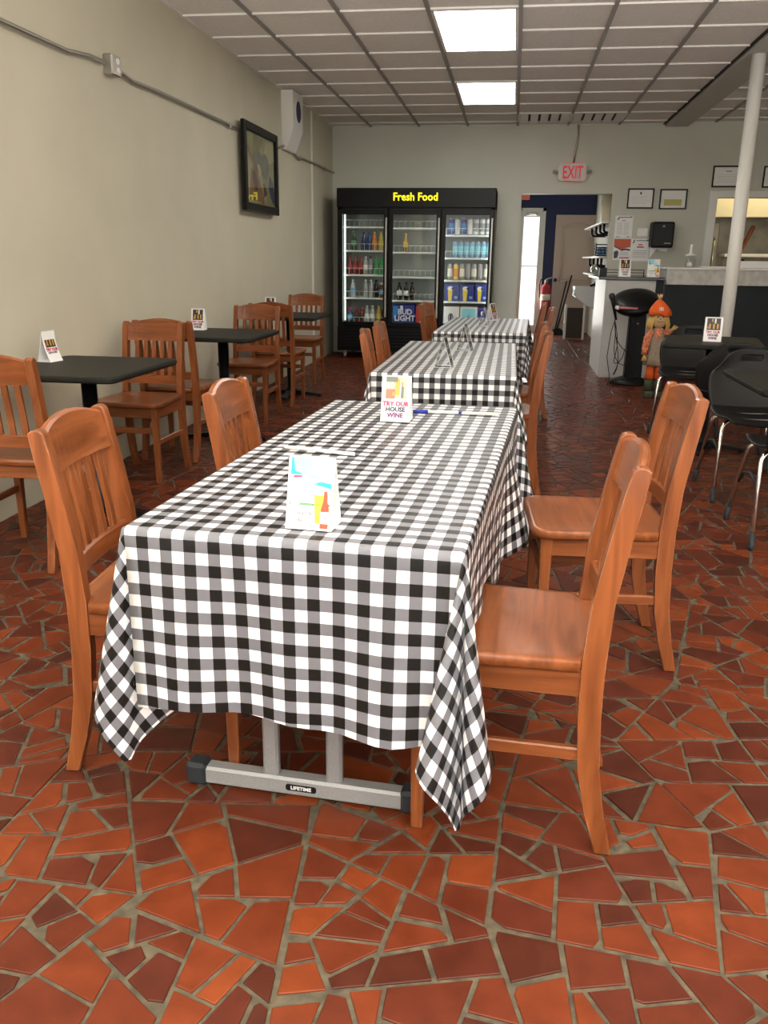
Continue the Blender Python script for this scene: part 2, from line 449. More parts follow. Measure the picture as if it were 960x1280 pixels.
def build_floor():
    R = random.Random(11)
    bm = BM()
    pieces = []
    def split(poly, depth=0):
        A = area(poly)
        tgt = R.choice((0.0075, 0.009, 0.0115, 0.015, 0.018))
        if A < tgt or depth > 9:
            pieces.append(poly); return
        # longest axis through the polygon
        best = (0, 0, 1, 0)
        for i in range(len(poly)):
            for j in range(i):
                dx = poly[i][0] - poly[j][0]; dy = poly[i][1] - poly[j][1]; l = dx * dx + dy * dy
                if l > best[0]: best = (l, i, dx, dy)
        ang = math.atan2(best[3], best[2]) + math.radians(R.gauss(0, 15))
        cx = sum(p[0] for p in poly) / len(poly); cy = sum(p[1] for p in poly) / len(poly)
        s = math.sqrt(A) * R.gauss(0, 0.09)
        n = (math.cos(ang), math.sin(ang)); p = (cx + n[0] * s, cy + n[1] * s)
        best_ab = None
        for tr in range(6):
            a = clip_poly(poly, p, n); b = clip_poly(poly, p, (-n[0], -n[1]))
            sl = 0
            for q in (a, b):
                if len(q) < 3: sl += 9; continue
                pr = sum(math.hypot(q[i][0] - q[i - 1][0], q[i][1] - q[i - 1][1]) for i in range(len(q)))
                sl += pr * pr / max(1e-6, area(q)) + (4 if len(q) == 3 else 0)
            if best_ab is None or sl < best_ab[0]: best_ab = (sl, a, b)
            an2 = ang + math.radians(R.gauss(0, 16)); s2 = math.sqrt(A) * R.gauss(0, 0.1)
            n = (math.cos(an2), math.sin(an2)); p = (cx + n[0] * s2, cy + n[1] * s2)
        a, b = best_ab[1], best_ab[2]
        for q in (a, b):
            if len(q) >= 3 and area(q) > 0.0004: split(q, depth + 1)
    g = 0.43
    x0, x1, y0, y1 = XL, XR, YF, 11.5
    nx, ny = int((x1 - x0) / g), int((y1 - y0) / g)
    P = {}
    for i in range(nx + 2):
        for j in range(ny + 2):
            P[i, j] = (x0 + (i - 0.3) * g + R.uniform(-.16, .16) + 0.1 * math.sin(j * 1.3), y0 + (j - 0.3) * g + R.uniform(-.16, .16) + 0.1 * math.sin(i * 1.7))
    for i in range(nx + 1):
        for j in range(ny + 1):
            q = [P[i, j], P[i + 1, j], P[i + 1, j + 1], P[i, j + 1]]
            for p, n in (((x0, 0), (1, 0)), ((x1, 0), (-1, 0)), ((0, y0), (0, 1)), ((0, y1), (0, -1))):
                if len(q) >= 3: q = clip_poly(q, p, n)
            if len(q) >= 3 and area(q) > 0.001: split(q)
    # passage behind the doorway
    for i in range(4):
        for j in range(11):
            a = -0.6 + i * 0.5; b = 11.5 + j * 0.385
            split([(a, b), (a + 0.5, b), (a + 0.5, b + 0.385), (a, b + 0.385)])
    for poly in pieces:
        k = len(poly)
        ins = [R.choice((0.003, 0.004, 0.004, 0.0055, 0.0075)) for _ in range(k)]
        p1 = inset(poly, ins)
        if not p1 or area(p1) < 0.0006: continue
        # knock off a corner now and then
        if R.random() < 0.6 and len(p1) >= 4:
            i = R.randrange(len(p1)); a = p1[i]; cx = sum(p[0] for p in p1) / len(p1); cy = sum(p[1] for p in p1) / len(p1)
            dx, dy = cx - a[0], cy - a[1]; l = math.hypot(dx, dy); dx /= l; dy /= l
            c = R.uniform(0.005, 0.022); ang = R.uniform(-.5, .5)
            nn = (dx * math.cos(ang) - dy * math.sin(ang), dx * math.sin(ang) + dy * math.cos(ang))
            p1 = clip_poly(p1, (a[0] + dx * c, a[1] + dy * c), nn)
            p1 = inset(p1, 0.0001)
            if not p1: continue
        p2 = inset(p1, 0.0016)
        if not p2: continue
        # keep vertex counts equal by building rim from p1 and top from p2 only if equal
        tx, ty = R.gauss(0, 0.004), R.gauss(0, 0.004)
        cx = sum(p[0] for p in p1) / len(p1); cy = sum(p[1] for p in p1) / len(p1)
        dz = -0.0012
        zf = lambda p: min(0.0, dz + tx * (p[0] - cx) + ty * (p[1] - cy))
        if len(p1) == len(p2):
            top = [bm.verts.new((p[0], p[1], zf(p))) for p in p2]
            rim = [bm.verts.new((p[0], p[1], zf(p) - 0.0013)) for p in p1]
        else:
            top = [bm.verts.new((p[0], p[1], zf(p))) for p in p1]; rim = None
        bot = [bm.verts.new((p[0], p[1], -0.007)) for p in p1]
        bm.faces.new(top)
        n = len(p1)
        rings = [top, rim, bot] if rim else [top, bot]
        for a, b in zip(rings, rings[1:]):
            for i in range(n):
                bm.faces.new((a[i], b[i], b[(i + 1) % n], a[(i + 1) % n]))
    # grout bed
    vs = [bm.verts.new(v) for v in ((x0, y0, -0.0048), (x1, y0, -0.0048), (x1, 16, -0.0048), (x0, 16, -0.0048))]
    f = bm.faces.new(vs); f.material_index = 1
    struct('floor', bm, ['tilef', 'grout'], recalc=False)
build_floor()

# ceiling: tile field and T-bar grid
GX0, GY0, G = -1.871, 6.327, 0.6096
bm = BM()
xs = [XL] + [GX0 + G * i for i in range(0, 6)] + [1.70]
ys = [YF] + [GY0 + G * j for j in range(-14, 9)] + [YB]
bb(bm, XL, 1.72, YF, YB, ZC + 0.008, ZC + 0.03)
bb(bm, 1.96, XR, YF, YB, ZC + 0.028, ZC + 0.05)
struct('ceiling', bm, 'tile')
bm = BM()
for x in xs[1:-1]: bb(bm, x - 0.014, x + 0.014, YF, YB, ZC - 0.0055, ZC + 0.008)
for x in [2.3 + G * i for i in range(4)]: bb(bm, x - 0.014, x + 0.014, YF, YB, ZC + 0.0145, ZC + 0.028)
struct('trim_4', bm, 'runner_shaded')
bm = BM()
for y in ys[1:-1]: bb(bm, XL, 1.70, y - 0.011, y + 0.011, ZC - 0.004, ZC + 0.008)
for y in ys[1:-1]: bb(bm, 1.98, XR, y - 0.011, y + 0.011, ZC + 0.016, ZC + 0.028)
bb(bm, XL, XL + 0.022, YF, YB, ZC - 0.002, ZC + 0.008)
bb(bm, XL, 1.7, YB - 0.022, YB, ZC - 0.002, ZC + 0.008)
struct('trim_1', bm, 'bar')
bm = BM(); bb(bm, 1.715, 1.985, YF, YB, ZC - 0.030, ZC + 0.03, 0.004)
struct('trim_2', bm, 'beam')
bm = BM(); bb(bm, 1.693, 1.713, YF, YB, ZC - 0.006, ZC + 0.02)
struct('trim_3', bm, 'blackgap')

# walls
bm = BM(); bb(bm, XL - 0.12, XL, YF, YB + 0.12, -0.01, ZC + 0.05); struct('wall_left', bm, 'wall')
bm = BM(); bb(bm, XR, XR + 0.12, YF, YB + 0.12, -0.01, ZC + 0.06); struct('wall_right', bm, 'wall')
DX0, DX1, DZ = 0.055, 1.165, 2.025
PX0, PX1, PZ0, PZ1 = 2.42, 4.30, 1.14, 1.985
bm = BM()
bb(bm, XL, DX0, YB, YB + 0.15, -0.01, ZC + 0.06)
bb(bm, DX0, DX1, YB, YB + 0.15, DZ, ZC + 0.06)
bb(bm, DX1, PX0, YB, YB + 0.15, -0.01, ZC + 0.06)
bb(bm, PX0, PX1, YB, YB + 0.15, PZ1, ZC + 0.06)
bb(bm, PX0, PX1, YB, YB + 0.15, -0.01, PZ0)
bb(bm, PX1, XR, YB, YB + 0.15, -0.01, ZC + 0.06)
struct('wall_back', bm, 'wallb')
# shop front behind the camera: posts, knee wall and header round two wide window openings
bm = BM()
bb(bm, XL, XR, YF - 0.15, YF, -0.01, 0.12); bb(bm, XL, XR, YF - 0.15, YF, 2.45, ZC + 0.06)
for x0, x1 in ((XL, XL + 0.1), (0.9, 1.05), (XR - 0.1, XR)):
    bb(bm, x0, x1, YF - 0.15, YF, 0.12, 2.45)
struct('wall_front', bm, 'wall')
# passage behind the doorway
YN = 15.6
bm = BM()
bb(bm, -0.6, 0.10, YN, YN + 0.12, -0.01, 2.7); bb(bm, 0.10, 0.45, YN, YN + 0.12, 2.03, 2.7)
bb(bm, 0.45, 1.6, YN, YN + 0.12, -0.01, 2.7)
struct('wall_far', bm, 'navy')
bm = BM(); bb(bm, -0.6, -0.5, YB + 0.15, YN, -0.01, 2.7); struct('wall_inner_left', bm, 'wallb')
bm = BM(); bb(bm, 1.34, 1.44, YB + 0.15, YN, -0.01, 2.7); struct('wall_inner_right', bm, 'wallb')
bm = BM(); bb(bm, -0.6, 1.6, YB + 0.15, YN + 0.1, 2.7, 2.75); struct('ceiling_passage', bm, 'white')
# kitchen behind the serving hatch
bm = BM()
bb(bm, 2.0, 4.6, 13.4, 13.5, -0.01, 2.7); bb(bm, 1.9, 2.0, YB + 0.15, 13.5, -0.01, 2.7); bb(bm, 4.6, 4.7, YB + 0.15, 13.5, -0.01, 2.7)
struct('wall_kitchen', bm, 'stainless')
bm = BM(); bb(bm, 1.9, 4.7, YB + 0.15, 13.5, 2.7, 2.75); struct('ceiling_kitchen', bm, 'white')

# glass back door
d1 = struct('door_1', (lambda b: (bb(b, 0.10, 0.135, YN - 0.01, YN + 0.05, 0, 2.03, 0.003), bb(b, 0.40, 0.45, YN - 0.01, YN + 0.05, 0, 2.03, 0.003),
     bb(b, 0.135, 0.40, YN - 0.01, YN + 0.05, 1.94, 2.03), bb(b, 0.135, 0.40, YN - 0.01, YN + 0.05, 0, 0.12), bb(b, 0.135, 0.40, YN, YN + 0.04, 1.115, 1.13), b)[-1])(BM()), 'white')
bm = BM(); bb(bm, 0.135, 0.40, YN + 0.018, YN + 0.024, 0.12, 1.94); obj('glass_pane', bm, 'glass', d1)
bm = BM(); bb(bm, 0.18, 0.36, YN - 0.05, YN - 0.012, 1.955, 1.995, 0.004); ring_tube(bm, [(0.34, YN - 0.03, 1.975), (0.30, YN - 0.12, 1.975), (0.16, YN - 0.02, 1.985)], 0.006, 6); obj('door_closer', bm, 'steel', d1)
bm = BM(); bb(bm, 0.075, 0.10, YN - 0.02, YN + 0.03, 0, 2.08); bb(bm, 0.45, 0.50, YN - 0.02, YN + 0.0, 0, 2.08); bb(bm, 0.075, 0.50, YN - 0.02, YN, 2.03, 2.08); obj('door_casing', bm, 'white', d1)
# beige panelled door
bm = BM(); bb(bm, 0.68, 1.42, YN - 0.045, YN - 0.003, 0.01, 1.97, 0.004)
d2 = struct('door_2', bm, 'beige')
bm = BM()
for z0, z1, arch in ((0.18, 0.72, 0), (0.86, 1.78, 0.07)):
    out = [(0.80, z0), (1.30, z0), (1.30, z1)] + ([(1.30 - 0.5 * k / 8, z1 + arch * math.sin(PI * k / 8)) for k in range(1, 8)] if arch else []) + [(0.80, z1)]
    pts = [(x, YN - 0.046, z) for x, z in out]; pts.append(pts[0])
    ring_tube(bm, pts, 0.009, 5)
    inn = [((x - 1.05) * 0.86 + 1.05, (z - (z0 + z1) / 2) * 0.9 + (z0 + z1) / 2) for x, z in out]
    pts = [(x, YN - 0.046, z) for x, z in inn]; pts.append(pts[0])
    ring_tube(bm, pts, 0.006, 5)
obj('door_moulding', bm, 'beige', d2)
bm = BM(); lathe(bm, [(0.012, 0), (0.012, 0.03), (0.03, 0.04), (0.032, 0.06), (0.02, 0.075)], 12)
o = obj('door_knob', bm, 'blackmetal', d2, (0.725, YN - 0.045, 0.90)); o.rotation_euler = (PI / 2, 0, 0)

# hatch surround
bm = BM()
bb(bm, PX0 - 0.10, PX0, YB - 0.02, YB + 0.01, PZ0 - 0.02, PZ1 + 0.08, 0.004); bb(bm, PX0, PX1 + 0.1, YB - 0.02, YB + 0.01, PZ1, PZ1 + 0.08, 0.004)
bb(bm, PX1, PX1 + 0.1, YB - 0.02, YB + 0.01, PZ0, PZ1, 0.004); bb(bm, PX0 - 0.1, PX1 + 0.1, YB - 0.02, YB + 0.01, PZ0 - 0.06, PZ0, 0.004)
struct('window_1', bm, 'white')

# ------------------------------------------------------------------ lights in the ceiling and vents
def panel_light(y0, label):
    x0 = GX0 + 2 * G; x1 = x0 + G
    t = thing('ceiling_light', label, 'ceiling light', ((x0 + x1) / 2, y0 + G, ZC), 0)
    bm = BM(); w, l = G / 2 - 0.012, G - 0.012
    for s in (-1, 1):
        bb(bm, s * (w - 0.012) - 0.012, s * (w - 0.012) + 0.012, -l, l, -0.006, 0.004, 0.002)
        bb(bm, -w, w, s * (l - 0.012) - 0.012, s * (l - 0.012) + 0.012, -0.006, 0.004, 0.002)
    obj('frame', bm, 'bar', t)
    bm = BM(); bb(bm, -w + 0.02, w - 0.02, -l + 0.02, l - 0.02, -0.002, 0.004); obj('diffuser', bm, 'panel', t)
panel_light(GY0, 'larger glowing white ceiling panel nearest the camera')
panel_light(GY0 + 4 * G, 'smaller looking glowing white ceiling panel further back towards the fridge')
# two unseen fill lamps added overhead, in line with the ceiling panels
for j_ in (-4, -8):
    a = bpy.data.lights.new('overhead_fill', 'AREA'); a.shape = 'RECTANGLE'; a.size = G - 0.06; a.size_y = 2 * G - 0.06; a.energy = 9; a.color = (1.0, 0.97, 0.90)
    o = bpy.data.objects.new('overhead_fill', a); COL.objects.link(o); o.location = (GX0 + 2.5 * G, GY0 + j_ * G + G, ZC - 0.008)
def vent(i, label):
    x0 = GX0 + i * G; y0 = GY0 + 7 * G
    t = thing('ceiling_vent', label, 'vent', (x0 + G / 2, y0 + G / 2, ZC), 0)
    bm = BM(); h = G / 2 - 0.014
    for s in (-1, 1):
        bb(bm, s * h - 0.015, s * h + 0.015, -h, h, -0.006, 0.006, 0.002); bb(bm, -h, h, s * h - 0.015, s * h + 0.015, -0.006, 0.006, 0.002)
    obj('frame', bm, 'white', t)
    bm = BM(); bb(bm, -h, h, -h, h, 0.003, 0.006); obj('dark_backing', bm, 'blackgap', t)
    for k in range(5):
        bm = BM(); x = -h + 0.06 + k * (2 * h - 0.12) / 4
        box(bm, (x, 0, -0.006), (0.088, 2 * h - 0.04, 0.004), Matrix.Rotation(-0.05, 3, 'X')); obj('louvre', bm, 'whitew', t)
vent(3, 'square white ceiling vent on the left, above the exit sign')
vent(4, 'square white ceiling vent on the right, nearer the beam')

# ------------------------------------------------------------------ wooden chairs
ZS = [0, 0.10, 0.20, 0.33, 0.45, 0.58, 0.72, 0.80, 0.850]
XBK = [-0.254, -0.230, -0.214, -0.207, -0.207, -0.214, -0.236, -0.250, -0.259]
XFR = [-0.219, -0.190, -0.169, -0.160, -0.160, -0.170, -0.195, -0.211, -0.222]
def xmid(z):
    for i in range(len(ZS) - 1):
        if z <= ZS[i + 1]:
            t = (z - ZS[i]) / (ZS[i + 1] - ZS[i]); break
    else:
        i, t = len(ZS) - 2, 1
    f = lambda A: A[i] + (A[i + 1] - A[i]) * t
    return (f(XBK) + f(XFR)) / 2

def bowed_rail(z0, z1, arch, bow, th):
    bm = BM(); n = 10; W = 0.156
    rows = []
    for k in range(n + 1):
        y = -W + 2 * W * k / n; u = y / W
        b = bow * (1 - u * u); zt = z1 + arch * (1 - u * u) if arch else z1
        col = []
        for z, s in ((z0, 1), (zt - 0.006, 1), (zt, 0.4), (zt, -0.4), (zt - 0.006, -1), (z0, -1)):
            col.append(bm.verts.new((xmid(min(z, 0.85)) - b + s * th / 2, y, z)))
        rows.append(col)
    for a, b in zip(rows, rows[1:]):
        for i in range(6):
            f = bm.faces.new((a[i], a[(i + 1) % 6], b[(i + 1) % 6], b[i]))
    bm.faces.new(rows[0]); bm.faces.new(rows[-1][::-1])
    return bm

def seat_bm():
    bm = BM()
    out = []
    # outline: rear narrow, front wide with rounded corners
    W0, W1, XR_, XF_ = 0.152, 0.205, -0.168, 0.214
    r = 0.055
    out += [(-0.205, -0.145), (XR_, -0.150), (-0.155, -0.190)]
    for k in range(7):
        a = -PI / 2 + (PI / 2) * k / 6
        out.append((XF_ - r + r * math.cos(a) + 0.004, -W1 + r + r * math.sin(a)))
    for k in range(7):
        a = (PI / 2) * k / 6
        out.append((XF_ - r + r * math.cos(a) + 0.004, W1 - r + r * math.sin(a)))
    out += [(-0.155, 0.190), (XR_, 0.150), (-0.205, 0.145)]
    cx = 0.0; n = len(out)
    rings = []
    for k, z in ((0.25, 0.443), (0.55, 0.4445), (0.8, 0.449), (0.93, 0.4535), (0.985, 0.4535), (1.0, 0.449), (1.0, 0.432), (0.975, 0.426)):
        rings.append([bm.verts.new((cx + (x - cx) * k, y * k, z + (0.004 * (1 - abs(y) / 0.2) if k < 0.9 and False else 0))) for x, y in out])
    for a, b in zip(rings, rings[1:]):
        for i in range(n):
            f = bm.faces.new((a[i], b[i], b[(i + 1) % n], a[(i + 1) % n])); f.smooth = True
    bm.faces.new(rings[0]); bm.faces.new(rings[-1][::-1])
    return bm

def make_chair():
    t = thing('wooden_chair', 'x', 'chair')
    obj('seat', seat_bm(), 'woody', t)
    for s in (-1, 1):
        bm = BM()
        poly = [(x, z) for x, z in zip(XFR, ZS)] + [(XFR[-1] - 0.010, 0.858), (XBK[-1] + 0.012, 0.858)] + [(x, z) for x, z in zip(reversed(XBK), reversed(ZS))]
        prism(bm, poly, (0, s * 0.170 + 0.0155, 0), (1, 0, 0), (0, 0, 1), 0.031, bev=0.003)
        obj('rear_post', bm, 'woodz', t)
        bm = BM()
        box(bm, (0.172, s * 0.168, 0.214), (0.036, 0.036, 0.428), None, 0.003)
        for v in bm.verts:
            k = 1 - 0.28 * (1 - min(1, v.co.z / 0.43))
            v.co.x = 0.172 + (v.co.x - 0.172) * k; v.co.y = s * 0.168 + (v.co.y - s * 0.168) * k
        obj('leg', bm, 'woodz', t)
        bm = BM(); bb(bm, -0.165, 0.160, s * 0.170 - 0.010, s * 0.170 + 0.010, 0.368, 0.428, 0.002)
        obj('apron', bm, 'woodx', t)
        bm = BM(); box(bm, (-0.002, s * 0.170, 0.232), (0.335, 0.017, 0.030), None, 0.003)
        obj('stretcher', bm, 'woodx', t)
    bm = BM(); bb(bm, 0.164, 0.182, -0.152, 0.152, 0.368, 0.428, 0.002); obj('apron', bm, 'woody', t)
    bm = BM(); bb(bm, -0.190, -0.172, -0.156, 0.156, 0.375, 0.425, 0.002); obj('apron', bm, 'woody', t)
    bm = BM(); bb(bm, 0.165, 0.180, -0.154, 0.154, 0.280, 0.312, 0.003); obj('stretcher', bm, 'woody', t)
    obj('top_rail', bowed_rail(0.752, 0.846, 0.026, 0.016, 0.022), 'woody', t)
    obj('lower_rail', bowed_rail(0.505, 0.553, 0, 0.014, 0.020), 'woody', t)
    for k in range(5):
        y = (k - 2) * 0.051; u = y / 0.156; b = 0.015 * (1 - u * u)
        bm = BM(); z0, z1 = 0.548, 0.76
        ps = [z0, 0.62, 0.70, z1]
        rows = []
        for z in ps:
            x = xmid(z) - b
            rows.append([bm.verts.new((x + dx, y + dy, z)) for dx, dy in ((0.006, -0.012), (0.006, 0.012), (-0.006, 0.012), (-0.006, -0.012))])
        for a, c in zip(rows, rows[1:]):
            for i in range(4): bm.faces.new((a[i], a[(i + 1) % 4], c[(i + 1) % 4], c[i]))
        bm.faces.new(rows[0]); bm.faces.new(rows[-1])
        obj('slat', bm, 'woodz', t)
    # worn pale patches along the top edge
    return t

R_ = math.radians
CH = [
 # x, y, heading deg, label, group
 (-0.795, 1.905, 4, 'orange brown wooden chair at the near left corner of the nearest table', 'chairs round the nearest checked table'),
 (-0.605, 2.490, 2, 'wooden chair at the left side of the nearest table, only its slatted back showing', 'chairs round the nearest checked table'),
 (0.030, 1.795, 177, 'large foreground wooden chair at right, seat half under the hanging tablecloth corner', 'chairs round the nearest checked table'),
 (0.302, 2.675, 184, 'wooden chair pulled well out from the right side of the nearest table', 'chairs round the nearest checked table'),
 (-0.525, 4.560, 6, 'nearer of the two wooden chairs on the left of the middle checked table', 'chairs round the middle checked table'),
 (-0.535, 5.110, 2, 'farther wooden chair on the left of the middle checked table, seen against the fridge', 'chairs round the middle checked table'),
 (-0.040, 4.650, 180, 'nearer wooden chair on the right of the middle checked table, seen almost edge on', 'chairs round the middle checked table'),
 (-0.035, 5.390, 180, 'farther wooden chair tucked under the right side of the middle checked table', 'chairs round the middle checked table'),
 (-0.500, 7.500, -10, 'lone wooden chair on the left of the farthest checked table', 'chairs round the farthest checked table'),
 (0.080, 7.060, 180, 'nearer wooden chair on the right of the farthest checked table', 'chairs round the farthest checked table'),
 (0.050, 7.900, 180, 'farther wooden chair on the right of the farthest checked table, before the bright glass door', 'chairs round the farthest checked table'),
 (-1.950, 3.210, 92, 'wooden chair, back to the camera, before the nearest black wall table', 'chairs along the left wall'),
 (-2.070, 4.570, -92, 'wooden chair facing the camera behind the nearest black wall table', 'chairs along the left wall'),
 (-2.050, 5.165, 88, 'wooden chair with its back to the camera in front of the second black wall table', 'chairs along the left wall'),
 (-1.990, 6.430, -90, 'wooden chair facing the camera behind the second black wall table', 'chairs along the left wall'),
 (-1.980, 7.260, 90, 'wooden chair with its back to the camera in front of the third black wall table', 'chairs along the left wall'),
 (-2.095, 8.560, -90, 'last wooden chair by the left wall, facing the camera behind the third black table', 'chairs along the left wall'),
]
chair0 = make_chair()
for i, (x, y, a, lab, grp) in enumerate(CH):
    if i == 0:
        chair0.location = (x, y, 0); chair0.rotation_euler = (0, 0, R_(a)); tag(chair0, lab, 'chair', grp)
    else:
        dup(chair0, (x, y, 0), R_(a), lab, grp)

# ------------------------------------------------------------------ folding tables and gingham cloths
TZ = 0.715
TW, TL = 0.665, 1.62
def make_table():
    t = thing('folding_table', 'x', 'table')
    bm = BM(); prism(bm, rrect(TW - 0.012, TL - 0.012, 0.03, 4), (0, 0, TZ - 0.042), (1, 0, 0), (0, 1, 0), 0.040, bev=0.005)
    obj('tabletop', bm, 'whitew', t)
    for s in (-1, 1):
        y = s * (TL / 2 - 0.215)
        bm = BM(); bb(bm, -0.245 - 0.045, 0.245 - 0.045, y - 0.020, y + 0.020, 0.004, 0.050, 0.006)
        f = obj('foot_bar', bm, 'alum', t)
        for q in (-1, 1):
            bm = BM(); bb(bm, q * 0.238 - 0.045, q * 0.290 - 0.045, y - 0.026, y + 0.026, 0.0, 0.058, 0.008); obj('end_cap', bm, 'darkcap', f)
        if s < 0:
            bm = BM(); prism(bm, rrect(0.075, 0.017, 0.006, 3), (-0.045, y - 0.0206, 0.028), (1, 0, 0), (0, 0, 1), 0.0008)
            pl = obj('name_plate', bm, 'black', f)
            bm = BM(); text_mesh(bm, 'LIFETIME', 0.0125, (-0.045, y - 0.0218, 0.0238), (1, 0, 0), (0, 0, 1), 0.0004, 0.0002, sx=1.05)
            for v in bm.verts: pass
            obj('plate_lettering', bm, 'whitew', f)
        for q in (-0.0775 - 0.045, 0.0775 - 0.045):
            bm = BM(); bb(bm, q - 0.019, q + 0.019, y - 0.0125, y + 0.0125, 0.045, TZ - 0.05, 0.006); obj('leg', bm, 'alum', t)
        bm = BM(); bb(bm, -0.24, 0.16, y - 0.015, y + 0.015, TZ - 0.070, TZ - 0.041, 0.003); obj('crossbar', bm, 'alum', t)
    return t
tab0 = make_table()
TABS = [(-0.349, 2.297, -3.5), (-0.300, 4.755, 0.0), (-0.200, 7.155, -1.5)]
TLAB = ['folding table with grey foot bar under the nearest checked cloth', 'folding table under the middle checked cloth', 'folding table under the farthest checked cloth']
for i, (x, y, a) in enumerate(TABS):
    if i == 0:
        tab0.location = (x, y, 0); tab0.rotation_euler = (0, 0, R_(a)); tag(tab0, TLAB[0], 'table', 'folding tables in a row')
    else:
        dup(tab0, (x, y, 0), R_(a), TLAB[i], 'folding tables in a row')

def catmull(pts, n):
    """closed loop through pts, sampled densely, returns list + cumulative length"""
    out = []
    m = len(pts)
    for i in range(m - 1):
        p0 = pts[i - 1] if i > 0 else pts[0]; p1 = pts[i]; p2 = pts[i + 1]; p3 = pts[i + 2] if i + 2 < m else pts[-1]
        for k in range(n):
            t = k / n
            out.append(tuple(0.5 * (2 * p1[c] + (p2[c] - p0[c]) * t + (2 * p0[c] - 5 * p1[c] + 4 * p2[c] - p3[c]) * t * t + (3 * p1[c] - p0[c] - 3 * p2[c] + p3[c]) * t ** 3) for c in (0, 1)))
    out.append(pts[-1])
    L = [0]
    for a, b in zip(out, out[1:]): L.append(L[-1] + math.hypot(b[0] - a[0], b[1] - a[1]))
    return out, L

def sample_loop(loop, u):
    out, L = loop
    d = u * L[-1]
    for i in range(len(L) - 1):
        if d <= L[i + 1]:
            t = (d - L[i]) / max(1e-9, L[i + 1] - L[i])
            return tuple(out[i][c] + (out[i + 1][c] - out[i][c]) * t for c in (0, 1))
    return out[-1]

